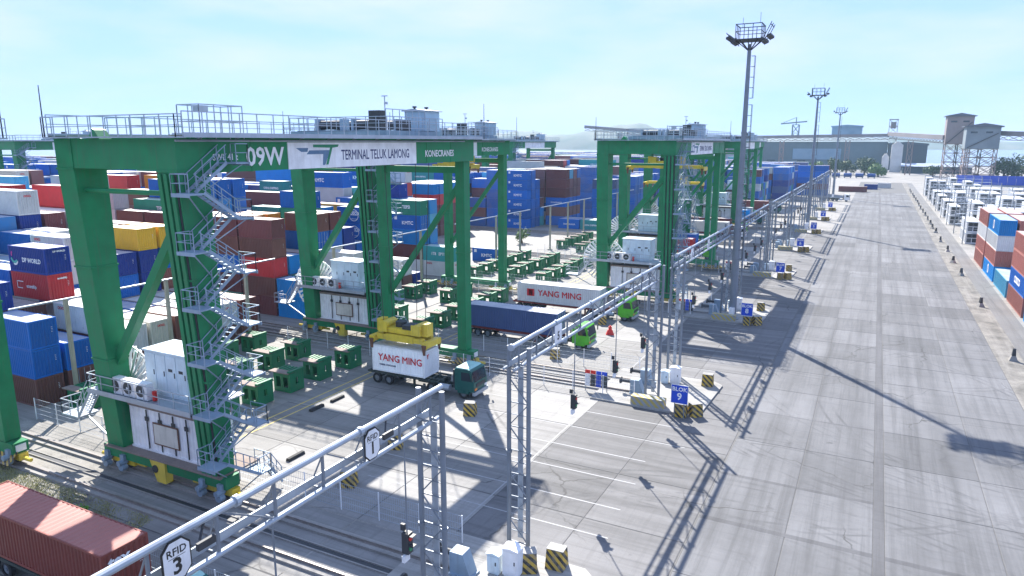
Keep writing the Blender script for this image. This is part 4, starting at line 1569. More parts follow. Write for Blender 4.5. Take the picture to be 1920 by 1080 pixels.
def truck(label, xf, yc, xrear, cabmat, roofmat, chmat, deck=1.28, group='container trucks', short=False):
    """Truck facing +X. xf: front bumper, yc: centre line, xrear: rear end of the trailer."""
    t = thing('container_truck', label, 'truck', (xf, yc, 0.02), group=group)
    L = xf - xrear
    # tractor chassis
    mb = MB()
    mb.box(-6.6, -0.45, 0.62, -0.4, -0.28, 0.86)
    mb.box(-6.6, 0.28, 0.62, -0.4, 0.45, 0.86)
    for x in (-6.4, -5.0, -3.6, -2.2):
        mb.box(x, -0.28, 0.64, x + 0.14, 0.28, 0.84)
    mb.box(-5.2, -0.5, 0.87, -4.0, 0.5, 1.02)
    mpart('tractor_chassis', mb, M_CHAS, t)
    mb = MB()
    mb.tube((-3.9, -0.95, 0.75), (-2.7, -0.95, 0.75), 0.3, 10)
    mpart('fuel_tank', mb, M_GALV, t)
    # cab
    mb = MB()
    mb.prism([(-2.05, 0.75), (-0.06, 0.75), (0.0, 1.15), (-0.03, 1.65), (-0.32, 2.72), (-0.5, 2.82), (-2.0, 2.82), (-2.05, 2.7)], 'y', -1.2, 1.2)
    mb.box(-1.75, -1.23, 0.55, -0.55, 1.23, 0.95)
    cab = mpart('cab', mb, cabmat, t)
    mb = MB()
    mb.prism([(-0.03, 1.72), (0.0, 1.72), (-0.265, 2.62), (-0.295, 2.62)], 'y', -1.05, 1.05)
    mpart('windscreen', mb, M_GLASS, cab)
    for s in (-1, 1):
        mb = MB()
        y0, y1 = sorted((s * 1.19, s * 1.215))
        mb.prism([(-1.35, 1.75), (-0.28, 1.75), (-0.5, 2.55), (-1.35, 2.55)], 'y', y0, y1)
        mpart('side_window', mb, M_GLASS, cab)
        mb = MB()
        mb.beam((-0.25, s * 1.2, 2.5), (0.05, s * 1.5, 2.5), 0.05)
        mb.box(-0.02, s * 1.5 - 0.1, 1.95, 0.05, s * 1.5 + 0.1, 2.5)
        mpart('mirror', mb, M_DARK, cab)
        mb = MB()
        mb.box(-0.02, s * 0.9 - 0.2, 0.92, 0.035, s * 0.9 + 0.2, 1.12)
        mpart('headlight', mb, M_LAMP if s < 0 else M_LETW, cab)
    mb = MB()
    mb.box(-0.18, -1.22, 0.45, 0.08, 1.22, 0.78)
    mpart('bumper', mb, M_GALV, cab)
    mb = MB()
    mb.box(-0.02, -0.8, 1.18, 0.02, 0.8, 1.5)
    mpart('grille', mb, M_DARK, cab)
    mb = MB()
    mb.prism([(-2.0, 2.82), (-0.55, 2.82), (-0.75, 2.92), (-1.9, 2.93)], 'y', -1.15, 1.15)
    mpart('roof', mb, roofmat, cab)
    mb = MB()
    mb.tube((-2.3, -0.9, 0.9), (-2.3, -0.9, 2.6), 0.09, 8)
    mb.box(-2.5, -0.6, 0.9, -2.2, 0.9, 1.6)
    mpart('exhaust_stack', mb, M_DARK, t)
    # trailer
    mb = MB()
    x0 = -L
    for s in (-1, 1):
        mb.box(x0, s * 0.55 - 0.09, deck - 0.42, -3.6, s * 0.55 + 0.09, deck - 0.05)
        mb.box(x0, s * 1.18 - 0.05, deck - 0.22, -3.9, s * 1.18 + 0.05, deck - 0.06)
    n = max(3, int(L / 1.5))
    for i in range(n + 1):
        x = x0 + (L - 4.1) * i / n
        mb.box(x, -1.18, deck - 0.2, x + 0.16, 1.18, deck - 0.07)
    for s in (-1, 1):
        mb.box(-6.9, s * 0.8 - 0.08, 0.12, -6.7, s * 0.8 + 0.08, deck - 0.2)
    mpart('trailer_frame', mb, chmat, t)
    # wheels
    axles = [(-1.2, 1.02)] + [(-4.7, 1.0)]
    if short:
        axles += [(x0 + 1.0, 1.0), (x0 + 2.4, 1.0)]
    else:
        axles += [(-6.05, 1.0), (x0 + 1.0, 1.0), (x0 + 2.35, 1.0), (x0 + 3.7, 1.0)]
    for x, y in axles:
        for s in (-1, 1):
            w = link('wheel', None)
            w.parent = t
            w.location = (x, s * y, 0.51)
            part('tyre', WH['tyre'], w)
            part('rim', WH['rim'], w)
    mb = MB()
    for x, y in axles:
        mb.beam((x, -1.0, 0.51), (x, 1.0, 0.51), 0.16)
    mpart('axle', mb, M_CHAS, t)
    mb = MB()
    for x, y in axles[2:]:
        for s in (-1, 1):
            mb.box(x - 0.62, s * 1.0 - 0.22, 1.03, x + 0.62, s * 1.0 + 0.22, 1.06)
    mpart('mudguard', mb, M_DARK, t)
    return t
TZ = 1.30
truck('dark green container truck carrying the white container under the yellow spreader', -30.6, 53.55, -42.6, M_TGREEN, M_TTEAL, M_CHAS, short=True)
o = container('white container with red lettering on the dark green truck', (-39.0, 53.6, TZ), 20, 'white', True, -1, group='truck containers', marks=False)
o.color = (0.90, 0.91, 0.92, 1)
for ch in o.children:
    ch.color = o.color
put_text(o, 'YANG MING', M_LETR, 0.95, 0.25, 1.42, '-Y', 0.95, 0.02)
put_text(o, 'REEFER CONTAINER', M_LETB, 0.22, -1.2, 0.70, '-Y', 0.95, 0.006)
put_text(o, 'Y', M_LETR, 0.6, 0, 1.95, '+X', 1.0, 0.02, y=-0.6)
truck('lime green container truck under the slate blue container', -26.9, 72.7, -43.6, M_TLIME, M_TLIME, M_CHASR)
o = container('long slate blue container on a lime green truck', (-36.9, 72.75, TZ), 40, 'slate', True, 1, group='truck containers')
truck('lime green container truck under the long white container', -26.5, 87.6, -44.0, M_TLIME, M_TLIME, M_CHASR)
o = container('long dull white container with red lettering on a lime green truck', (-37.2, 87.6, TZ), 40, 'white', True, 1, group='truck containers', marks=False)
put_text(o, 'YANG MING', M_LETR, 1.15, 0.3, 1.35, '-Y', 1.0, 0.025)
put_logo(o, [([(-4.6, 1.85), (-3.5, 1.85), (-3.5, 0.85), (-4.6, 0.85)], 0), ([(-4.3, 1.75), (-4.12, 1.75), (-4.12, 0.95), (-4.3, 0.95)], 1), ([(-3.95, 1.75), (-3.77, 1.75), (-3.77, 0.95), (-3.95, 0.95)], 1), ([(-4.2, 1.7), (-4.05, 1.7), (-3.85, 1.0), (-4.0, 1.0)], 1)], [M_LETR, M_LETB], C40)
truck('teal-roofed truck under the brown container below the RFID 3 sign', -26.2, 19.05, -43.4, M_TGREEN, M_TTEAL, M_CHAS)
o = container('long weathered red-brown container lettered tex on its end', (-36.95, 19.05, TZ), 40, 'salmon', True, None, group='truck containers')
o.color = (0.20, 0.048, 0.036, 1)
for ch in o.children:
    if ch.name.split('.')[0] != 'number_strip':
        ch.color = o.color
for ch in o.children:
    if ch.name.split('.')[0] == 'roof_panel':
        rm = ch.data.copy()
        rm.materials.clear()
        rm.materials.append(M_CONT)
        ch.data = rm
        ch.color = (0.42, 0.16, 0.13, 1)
put_text(o, 'tex', M_LETW, 0.75, 0, 2.0, '+X', 1.1, 0.03, L=C40, y=-0.35)
# more trucks waiting in the lanes farther along
for k, (xf, y, col, cab, lab) in enumerate(((-27.5, 143.0, 'red', M_TLIME, 'red'), (-28.5, 150.5, 'blue', M_TGREEN, 'blue'), (-27.0, 178.0, 'white', M_WHITE, 'white'), (-28.0, 186.5, 'maroon', M_TLIME, 'maroon'),
                                            (-27.5, 213.0, 'bright blue', M_TGREEN, 'bright blue'), (-28.0, 221.5, 'grey', M_WHITE, 'grey'), (-27.0, 249.0, 'maroon', M_TGREEN, 'maroon'))):
    bn_ = ['six', 'six', 'five', 'five', 'four', 'four', 'three', 'two'][k]
    truck(f'container truck waiting under the {lab} container in the block {bn_} lanes', xf, y, xf - 17.2, cab, cab, M_CHASR)
    container(f'{lab} container on a truck in the block {bn_} lanes', (xf - 10.3, y + 0.05, TZ), 40, col, False, None, group='truck containers', marks=False)
# small vehicles far up the road
truck('small white truck far along the road past the last block signs', -8.6, 311, -20, M_WHITE, M_WHITE, M_CHAS)
o = container('maroon container parked on the road edge far away', (-9.5, 374, 0.03), 40, 'maroon', False, group='truck containers', marks=False)
o = container('navy container parked across the far end of the road', (-2.0, 398, 0.03), 20, 'navy', False, group='truck containers', marks=False)
o = container('white container parked at the far end of the road', (4.0, 412, 0.03), 20, 'white', False, group='truck containers', marks=False)

# ================================================================== green container racks in the transfer zone
def rack_proto():
    t = thing('container_rack', 'x', 'rack', group='green container racks')
    W_, D_, H_ = 2.3, 2.1, 2.05
    for s in (-1, 1):
        mb = MB()
        y0, y1 = sorted((s * D_ / 2, s * (D_ / 2 - 0.14)))
        mb.box(-W_ / 2, y0, 0, W_ / 2, y1, 0.5)
        mb.box(-W_ / 2, y0, 1.6, W_ / 2, y1, H_)
        for x, w in ((-W_ / 2, 0.34), (-0.2, 0.4), (W_ / 2 - 0.34, 0.34)):
            mb.box(x, y0, 0.5, x + w, y1, 1.6)
        mpart('side_frame', mb, M_RACK, t)
        mb = MB()
        x0, x1 = sorted((s * W_ / 2, s * (W_ / 2 - 0.12)))
        mb.box(x0, -D_ / 2 + 0.14, 0, x1, D_ / 2 - 0.14, 0.8)
        mb.box(x0, -D_ / 2 + 0.14, 1.5, x1, D_ / 2 - 0.14, H_)
        for y in (-D_ / 2 + 0.14, D_ / 2 - 0.84):
            mb.box(x0, y, 0.8, x1, y + 0.7, 1.5)
        mpart('end_frame', mb, M_RACK, t)
    mb = MB()
    mb.box(-W_ / 2 - 0.45, -D_ / 2 - 0.25, H_, W_ / 2 - 0.1, -D_ / 2 + 0.75, H_ + 0.1)
    mpart('deck_plate', mb, M_PLANK, t)
    for k in range(6):
        mb = MB()
        x = -W_ / 2 - 0.2 + k * 0.46
        mb.box(x, -D_ / 2 + 0.78, H_, x + 0.22, D_ / 2 + 0.12, H_ + 0.09)
        mpart('grating_slat', mb, M_RACK, t)
    mb = MB()
    mb.box(W_ / 2 - 0.3, -D_ / 2 - 0.05, H_ + 0.1, W_ / 2 + 0.05, D_ / 2 + 0.05, H_ + 0.28)
    mpart('stop_bar', mb, M_RACK, t)
    return t
RK = rack_proto()
first = True
COLN = ['nearest the truck lanes', 'in the middle line', 'nearest the container stacks']
for c in range(0, 7):
    xs = (-47.7, -54.3, -60.6)
    for j in range(6):
        for i, x in enumerate(xs):
            y = 35.2 + 3.98 * j + PITCH * c
            if c == 0 and j == 0 and i == 0:
                continue
            if RND.random() < (0.0 if c == 0 else 0.08):
                continue
            x, y = x + RND.uniform(-.3, .3), y + RND.uniform(-.25, .25)
            lab = f'green steel rack, {ROWN[j]} from the near rail, {COLN[i]}, block {["nine", "eight", "seven", "six", "five", "four", "three"][c]}'
            if first:
                RK.scale = (0.9, 0.85, 0.9)
                RK.location = (x, y, 0.02)
                RK['label'] = lab
                first = False
            else:
                recopy(RK, (x, y, 0.02), lab, keep=None if c < 3 else {'side_frame', 'end_frame', 'deck_plate'})

# ================================================================== gantry trusses over the truck lanes
GX, GL, GZ = -16.3, 27.0, 12.4
def gantry_proto():
    t = thing('lane_gantry', 'x', 'gantry', group='lane gantries')
    for y, nm in ((0, 0), (GL, 1)):
        mb = MB()
        for dx in (-0.6, 0.6):
            mb.tube((dx, y, 0.0), (dx, y, GZ + (0.15 if nm else -0.2)), 0.125, 10)
            mb.tube((dx, y, 6.0), (dx, y, 6.16), 0.18, 10)
            mb.box(dx - 0.25, y - 0.25, 0.0, dx + 0.25, y + 0.25, 0.06)
        tw = mpart('tower', mb, M_POST, t)
        mb = MB()
        n = 8
        for k in range(n):
            z0, z1 = 0.6 + k * 1.4, 0.6 + (k + 1) * 1.4
            a, b = (-0.6, 0.6) if k % 2 else (0.6, -0.6)
            mb.beam((a, y, z0), (b, y, z1), 0.055)
            mb.beam((-0.6, y, z0), (0.6, y, z0), 0.055)
            mb.beam((-0.6, y, z0 + 0.7), (0.6, y, z0 + 0.7), 0.04)
        mpart('bracing', mb, M_POST, tw)
        mb = MB()
        mb.box(-0.13, y + 0.16, 0.8, 0.17, y + 0.24, GZ - 1.2)
        mpart('cable_tray', mb, M_GALV, tw)
    for k in range(5):
        mb = MB()
        mb.tube((0, -0.9 + k * 5.8, GZ), (0, -0.9 + (k + 1) * 5.8 - (0.2 if k == 4 else 0), GZ), 0.125, 10)
        mb.tube((0, -0.98 + k * 5.8, GZ), (0, -0.82 + k * 5.8, GZ), 0.185, 10)
        mpart('top_chord', mb, M_GALV, t)
    for x, r_ in ((0.0, 0.10), (-0.62, 0.08)):
        mb = MB()
        mb.tube((x, -0.6, GZ - 1.35), (x, GL + 0.6, GZ - 1.35), r_, 8)
        mpart('bottom_chord', mb, M_GALV, t)
    n = 12
    for k in range(n + 1):
        y = GL * k / n
        mb = MB()
        mb.beam((0, y, GZ), (0, y, GZ - 1.35), 0.085)
        mpart('web_member', mb, M_POST, t)
        if k < n and k % 2:
            mb = MB()
            mb.beam((0, y, GZ), (0, y + GL / n, GZ - 1.35), 0.055)
            mpart('web_member', mb, M_POST, t)
        mb = MB()
        mb.beam((-0.62, y, GZ - 1.35), (0, y, GZ - 1.35), 0.05)
        mb.beam((-0.62, y, GZ - 1.35), (0, y, GZ - 0.1), 0.045)
        mpart('web_member', mb, M_POST, t)
    mb = MB()
    mb.box(-0.36, -0.5, GZ - 1.22, -0.30, GL + 0.4, GZ - 0.92)
    mpart('cable_tray', mb, M_GALV, t)
    return t
GP = gantry_proto()
GNAME = ['ten', 'nine', 'eight', 'seven', 'six', 'five', 'four', 'three', 'two']
GAN = []
for c in range(-1, 8):
    loc = (GX, 32.7 + PITCH * c - (1.0 if c < 0 else 0), 0.02)
    lab = f'grey steel lattice gantry spanning the truck lanes of block {GNAME[c + 1]}'
    if c == -1:
        GP.location = loc
        GP['label'] = lab
        GAN.append(GP)
    else:
        GAN.append(recopy(GP, loc, lab))
def octsign(parent, s, y, z):
    w, h, k = 0.46, 0.62, 0.25
    pts = [(y - w, z - h + k), (y - w + k, z - h), (y + w - k, z - h), (y + w, z - h + k), (y + w, z + h - k), (y + w - k, z + h), (y - w + k, z + h), (y - w, z + h - k)]
    q = [((a - y) * 0.9 + y, (b - z) * 0.92 + z) for a, b in pts]
    mb = MB()
    mb.prism(pts, 'x', 0.13, 0.17, 0)
    mb.prism(q, 'x', 0.17, 0.178, 1)
    sg = mpart('sign_plate', mb, [M_LETK, M_WHITE], parent)
    part('lettering', text_mesh('RFID', M_LETK, 0.31, 0.004), sg, (0.182, y, z + 0.27), ROT_PX)
    part('lettering', text_mesh(s, M_LETK, 0.66, 0.016), sg, (0.182, y, z - 0.18), ROT_PX)
    mb = MB()
    mb.box(0.179, y - 0.27, z + 0.10, 0.181, y + 0.27, z + 0.115)
    mpart('rule', mb, M_LETK, sg)
    mb = MB()
    mb.box(0.12, y + 0.65, z - 0.1, 0.24, y + 1.25, z + 0.12)
    mb.beam((0.25, y + 0.7, z + 0.25), (0.0, y + 1.1, z + 0.62), 0.06)
    mpart('antenna_box', mb, M_DARK, parent)
y0 = 31.7 - PITCH
octsign(GAN[0], '3', 11.35 - y0, 11.75)
octsign(GAN[0], '1', 19.9 - y0, 11.75)
for c, ys in ((1, (5.0,)), (2, (5.0, 13.0))):
    for k, y in enumerate(ys):
        mb = MB()
        mb.box(0.13, y - 0.5, 11.2, 0.17, y + 0.5, 12.3)
        sg = mpart('sign_plate', mb, [M_WHITE], GAN[c])
        part('lettering', text_mesh('5' if k == 0 else '3', M_LETK, 0.7, 0.02), sg, (0.175, y, 11.6), ROT_PX)

# hanging traffic signals under the gantries
def signal_proto():
    t = thing('traffic_signal', 'x', 'traffic light', group='hanging traffic signals')
    mb = MB()
    mb.tube((0, 0, 0.9), (0, 0, 5.4), 0.035, 6)
    mpart('drop_pole', mb, M_POST, t)
    mb = MB()
    mb.box(-0.17, -0.17, 0.0, 0.17, 0.17, 0.95)
    mb.box(-0.3, -0.06, 1.0, -0.1, 0.06, 1.3)
    hd = mpart('signal_head', mb, M_DARK, t)
    for z, m_ in ((0.72, M_RED), (0.25, M_LGREEN)):
        mb = MB()
        mb.tube((0.17, 0, z), (0.2, 0, z), 0.13, 12)
        mpart('lens', mb, m_, hd)
        mb = MB()
        mb.box(0.17, -0.15, z + 0.13, 0.38, 0.15, z + 0.16)
        mpart('visor', mb, M_DARK, hd)
    mb = MB()
    mb.box(-0.1, -0.3, -0.35, 0.05, 0.1, -0.05)
    mpart('camera_box', mb, M_WHITE, t)
    return t
TS = signal_proto()
first = True
for c in range(-1, 5):
    for j, dy in enumerate((8.6, 17.0, 24.3)):
        y = 32.7 + PITCH * c + dy
        lab = f'black traffic signal hung on a thin pole, {["first", "second", "third"][j]} under the block {GNAME[c + 1]} gantry'
        loc = (GX - 0.2, y, GZ - 1.35 - 5.35)
        if first:
            TS.location = loc
            TS['label'] = lab
            first = False
        else:
            recopy(TS, loc, lab)

# ================================================================== rail-end islands with their furniture
def island_mesh():
    mb = MB()
    pts = [(-21.5, -4.6), (-12.6, -4.8), (-11.6, -4.0), (-11.3, 4.2), (-12.2, 5.0), (-21.5, 5.0)]
    mb.prism(pts, 'z', 0.006, 0.17)
    return mb.mesh('kerb_island', M_KERB)
IM = island_mesh()
def block_mesh():
    mb = MB()
    mb.hexa([(-0.52, -0.48, 0), (0.52, -0.48, 0), (0.52, 0.48, 0), (-0.52, 0.48, 0), (-0.48, -0.34, 1.12), (0.48, -0.34, 1.12), (0.48, 0.34, 1.12), (-0.48, 0.34, 1.12)], 0)
    mb.box(-0.49, -0.35, 1.12, 0.49, 0.35, 1.15, 1)
    return mb.mesh('concrete_barrier', [M_STRIPE, M_KERB])
BM = block_mesh()
def nose_mesh():
    mb = MB()
    mb.box(-1.5, -0.45, 0, 1.5, 0.45, 0.75)
    return mb.mesh('kerb_nose', M_STRIPE2)
def stripes2():
    m, n, b = nodemat('pale_hazard_stripes')
    tcd = N(n, 'ShaderNodeTexCoord').outputs['Object']
    sp = N(n, 'ShaderNodeSeparateXYZ')
    n.links.new(tcd, sp.inputs[0])
    s = mth(n, 'ADD', mth(n, 'ADD', sp.outputs[0], sp.outputs[1]), sp.outputs[2])
    fr = mth(n, 'FRACT', mth(n, 'MULTIPLY', s, 1.5))
    g = N(n, 'ShaderNodeNewGeometry').outputs['Position']
    c = mixc(n, mth(n, 'GREATER_THAN', fr, 0.5), (0.30, 0.32, 0.33), (0.46, 0.36, 0.10))
    c = mixc(n, remap(n, noise(n, 3.0, 6, g), 0.5, 0.75, 0, 0.5), c, (0.30, 0.28, 0.25))
    n.links.new(c, b.inputs['Base Color'])
    b.inputs['Roughness'].default_value = 0.8
    return m
M_STRIPE2 = stripes2()
NM = nose_mesh()
def barrier(label, x, y, rz=0.0, z=0.02):
    return thing('concrete_barrier', label, 'barrier', (x, y, z), rz, BM, 'striped concrete barriers')
def cabinet(label, x, y, z, w, d, h, mat):
    mb = MB()
    mb.box(-w / 2, -d / 2, 0.1, w / 2, d / 2, h)
    mb.box(-w / 2 + 0.05, -d / 2 + 0.05, 0, w / 2 - 0.05, d / 2 - 0.05, 0.1)
    mb.prism([(-w / 2 - 0.06, h), (w / 2 + 0.06, h), (w / 2 + 0.06, h + 0.04), (0, h + 0.14), (-w / 2 - 0.06, h + 0.04)], 'y', -d / 2 - 0.06, d / 2 + 0.06)
    t = thing('control_cabinet', label, 'cabinet', (x, y, z), 0, mb.mesh('control_cabinet', mat), 'roadside control cabinets')
    mb = MB()
    mb.box(-w / 2 + 0.06, -d / 2 - 0.025, 0.2, w / 2 - 0.06, -d / 2, h - 0.08)
    dr = mpart('door', mb, mat, t)
    mb = MB()
    mb.box(w / 2 - 0.2, -d / 2 - 0.05, h * 0.5, w / 2 - 0.14, -d / 2 - 0.025, h * 0.5 + 0.2)
    mpart('handle', mb, M_DARK, dr)
    return t
def buffer_stop(label, x, y):
    t = thing('rail_buffer', label, 'buffer', (x, y, 0.17), group='rail end buffers')
    mb = MB()
    mb.prism([(-0.35, 0), (0.95, 0), (0.45, 1.35), (-0.35, 1.35)], 'y', -0.4, 0.4)
    mb.box(-0.4, -0.5, 0, 1.0, 0.5, 0.12)
    mpart('pedestal', mb, M_BLUEGREY, t)
    mb = MB()
    mb.tube((-0.35, 0, 1.05), (-1.3, 0, 1.05), 0.17, 10)
    mb.tube((-1.3, 0, 1.05), (-1.42, 0, 1.05), 0.33, 12)
    mpart('plunger', mb, M_DARK, t)
    return t
BLKN = ['nine', 'eight', 'seven', 'six', 'five', 'four', 'three', 'two']
for g in range(0, 8):
    yc = GAPY + PITCH * g
    isl = thing('kerb_island', f'raised pale concrete island at the rail ends, {ORD[g + 1]} along the road', 'island', (0, yc, 0), 0, IM, 'kerb islands')
    zz = 0.172
    nm = (['ten'] + BLKN)[g]
    thing('kerb_nose', f'low pale yellow striped kerb block at the foot of the block {nm} gantry tower', 'kerb block', (-16.2, yc - 4.05, zz), 0, NM, 'striped kerb blocks')
    for s in (-1, 1):
        buffer_stop(f'blue-grey rail end buffer on the {["near", "far"][s > 0]} rail of the {ORD[g + 1]} island', -18.2, yc + 1.6 * s)
    cabinet(f'white control cabinet on the {ORD[g + 1]} rail-end island', -15.5, yc + 2.7, zz, 0.9, 0.7, 1.6, M_WHITE)
    if g < 5:
        cabinet(f'small pale cabinet beside the white one on the {ORD[g + 1]} island', -16.45, yc + 2.5, zz, 0.7, 0.6, 1.15, M_CAB)
    if g == 0:
        barrier('black and yellow striped concrete block alone on the closest island edge', -13.7, 32.2, 0.05, zz)
        barrier('striped concrete block half hidden behind the white cabinet by the closest tower', -15.0, 31.2, 0.5, zz)
        continue
    barrier(f'striped concrete block under the block {nm} sign', -13.1, yc - 4.9 + (0.0), 0.0)
    barrier(f'striped concrete block turned sideways next to the block {nm} sign', -12.0, yc - 4.3, 0.75)
    if g < 4:
        barrier(f'striped concrete block on the road side of the block {nm} island, far corner', -12.6, yc + 3.6, 0.05, zz)
    # block number sign
    t = thing('block_sign', f'blue BLOK sign with the numeral {nm} on posts above a striped block', 'sign', (-13.1, yc - 5.62, 0.02), 0, None, 'blue block signs')
    mb = MB()
    mb.box(-0.68, -0.03, 1.38, 0.68, 0.03, 2.95, 0)
    mb.box(-0.72, -0.02, 1.34, 0.72, 0.02, 2.99, 1)
    bd = mpart('sign_board', mb, [M_SIGNB, M_LETW], t)
    mb = MB()
    for x in (-0.4, 0.4):
        mb.beam((x, 0.05, 0.0), (x, 0.05, 1.6), 0.07)
    mpart('post', mb, M_POST, t)
    part('lettering', text_mesh('BLOK', M_LETW, 0.5, 0.012), bd, (0, -0.034, 2.6), ROT_NY)
    part('lettering', text_mesh(str(10 - g), M_LETW, 0.85, 0.02), bd, (0, -0.034, 1.95), ROT_NY)
    if g < 4:
        # safety notice boards on the fence
        t = thing('notice_board', f'red, white and blue safety notice panels on the fence before block {nm} gantry tower', 'notice board', (-21.6, yc - 2.75, 0.02), 0, None, 'safety notice boards')
        for k, m_ in enumerate((M_WHITE, M_DARK, M_SIGNB, M_DARK)):
            mb = MB()
            mb.box(-1.1 + k * 0.55, -0.03, 0.55, -0.6 + k * 0.55, 0.0, 1.75, 0)
            mb.box(-1.1 + k * 0.55, -0.035, 1.75, -0.6 + k * 0.55, 0.0, 2.1, 1)
            mpart('panel', mb, [m_, M_RED if k < 2 else M_SIGNB], t)
        mb = MB()
        for x in (-1.05, 1.05):
            mb.beam((x, 0.06, 0), (x, 0.06, 2.1), 0.06)
        mpart('post', mb, M_POST, t)
for i, (x, y, a, lab) in enumerate(((-29.3, 49.4, 0.3, 'striped concrete block in front of the dark green truck'), (-31.0, 41.0, 0.4, 'striped concrete block behind the RFID 1 gantry beam'),
                                    (-30.2, 34.6, 0.4, 'striped concrete block in the lane nearest the crane stairs'), (-29.3, 67.6, 0.3, 'striped concrete block beside the fence near the slate blue truck'),
                                    (-29.8, 83.9, 0.4, 'striped concrete block between the two lime green trucks'))):
    barrier(lab, x, y, a)
for lab, x, y in (('dark wheel stop on the lane edge nearer the crane stairs', -42.0, 44.4), ('dark wheel stop on the lane edge nearer the dark green truck', -41.9, 47.0), ('dark wheel stop beside the foot of the crane stairs', -36.6, 36.2)):
    mb = MB()
    mb.prism([(-0.2, 0), (0.2, 0), (0.13, 0.22), (-0.13, 0.22)], 'y', -0.8, 0.8)
    thing('wheel_stop', lab, 'wheel stop', (x, y, 0.024), 0, mb.mesh('wheel_stop', M_BLACK), 'wheel stops')
mb = MB()
mb.hexa([(-0.5, -0.3, 0), (0.5, -0.3, 0), (0.5, 0.3, 0), (-0.5, 0.3, 0), (-0.28, -0.14, 0.6), (0.28, -0.14, 0.6), (0.28, 0.14, 0.6), (-0.28, 0.14, 0.6)])
mb.box(-0.2, -0.14, 0.6, 0.2, 0.14, 1.0)
mb.tube((0, 0, 1.0), (0, 0, 1.15), 0.1, 8)
thing('safety_barrier', 'small red plastic barrier standing alone on the lane by the lime green cab', 'barrier', (-27.2, 79.5, 0.024), 0.4, mb.mesh('safety_barrier', M_RED))

# ================================================================== floodlight masts
def mast_proto():
    t = thing('light_mast', 'x', 'light mast', group='floodlight masts')
    mb = MB()
    mb.tube((0, 0, 0), (0, 0, 12), 0.50, 14, 0.42)
    mb.tube((0, 0, 12), (0, 0, 24), 0.42, 14, 0.32)
    mb.tube((0, 0, 24), (0, 0, 34.6), 0.32, 14, 0.22)
    for z in (12, 24):
        mb.tube((0, 0, z - 0.12), (0, 0, z + 0.12), 0.46 - (z - 12) * 0.008, 14)
    mb.tube((0, 0, 0), (0, 0, 0.1), 0.85, 14)
    mpart('pole', mb, M_POST, t)
    mb = MB()
    mb.box(-0.35, -0.75, 0.3, 0.35, -0.45, 1.6)
    mpart('switch_box', mb, M_WHITE, t)
    mb = MB()
    for z0, z1 in ((33.2, 28.2), (27.4, 19.6), (18.8, 8.0)):
        for dy in (-0.32, 0.32):
            mb.beam((0.75, dy, z0), (0.75, dy, z1), 0.05)
        n = int((z0 - z1) / 1.2)
        for k in range(n + 1):
            z = z0 + (z1 - z0) * k / n
            mb.beam((0.75, -0.32, z), (0.75, 0.32, z), 0.05)
            mb.beam((0.3, -0.32, z), (0.75, -0.32, z), 0.035)
            mb.beam((0.3, 0.32, z), (0.75, 0.32, z), 0.035)
    mpart('caged_ladder', mb, M_DARK, t)
    mb = MB()
    mb.box(-1.55, -1.55, 35.0, 1.55, 1.55, 35.1)
    railing(mb, [(-1.5, -1.5, 35.1), (1.5, -1.5, 35.1), (1.5, 1.5, 35.1), (-1.5, 1.5, 35.1), (-1.5, -1.5, 35.1)], 1.7, 0.9, 0.045)
    for a in range(8):
        c_, s_ = math.cos(a * math.pi / 4), math.sin(a * math.pi / 4)
        mb.beam((c_ * 0.2, s_ * 0.2, 33.9), (c_ * 1.5, s_ * 1.5, 35.0), 0.1)
    mpart('platform', mb, M_DARK, t)
    for s in (-1, 1):
        mb = MB()
        mb.beam((s * 1.5, -1.5, 35.2), (s * 1.5, 1.5, 35.2), 0.1)
        mb.beam((s * 2.5, -1.5, 35.75 if s < 0 else 36.6), (s * 2.5, 1.5, 35.75 if s < 0 else 36.6), 0.08)
        for y in (-1.4, 0, 1.4):
            mb.beam((s * 1.5, y, 34.6), (s * 2.6, y, 35.9 if s < 0 else 36.9), 0.08)
        fr = mpart('lamp_frame', mb, M_DARK, t)
        for k in range(4):
            for q in range(2):
                mb = MB()
                y = -1.3 + k * 0.86
                x = s * (1.75 + q * 0.6)
                z = 34.75 + q * 0.5
                mb.hexa([(x - 0.25, y - 0.28, z - 0.12), (x + 0.25, y - 0.28, z + 0.1), (x + 0.25, y + 0.28, z + 0.1), (x - 0.25, y + 0.28, z - 0.12),
                         (x - 0.25, y - 0.28, z + 0.12), (x + 0.25, y - 0.28, z + 0.34), (x + 0.25, y + 0.28, z + 0.34), (x - 0.25, y + 0.28, z + 0.12)])
                mpart('floodlight', mb, M_DARK, fr)
    for x, y in ((-1.2, 1.5), (1.3, -1.4)):
        mb = MB()
        mb.tube((x, y, 36.8), (x, y, 38.0), 0.025, 5)
        mpart('lightning_rod', mb, M_DARK, t)
    return t
LM = mast_proto()
LM.location = (-15.3, 93.9, 0.17)
LM['label'] = 'tallest looking floodlight mast, rising beside the BLOK 8 sign'
recopy(LM, (-15.6, 207.8, 0.1), 'second floodlight mast along the road, in front of the grey warehouse')
recopy(LM, (-15.6, 328.0, 0.1), 'third and most distant floodlight mast along the road')

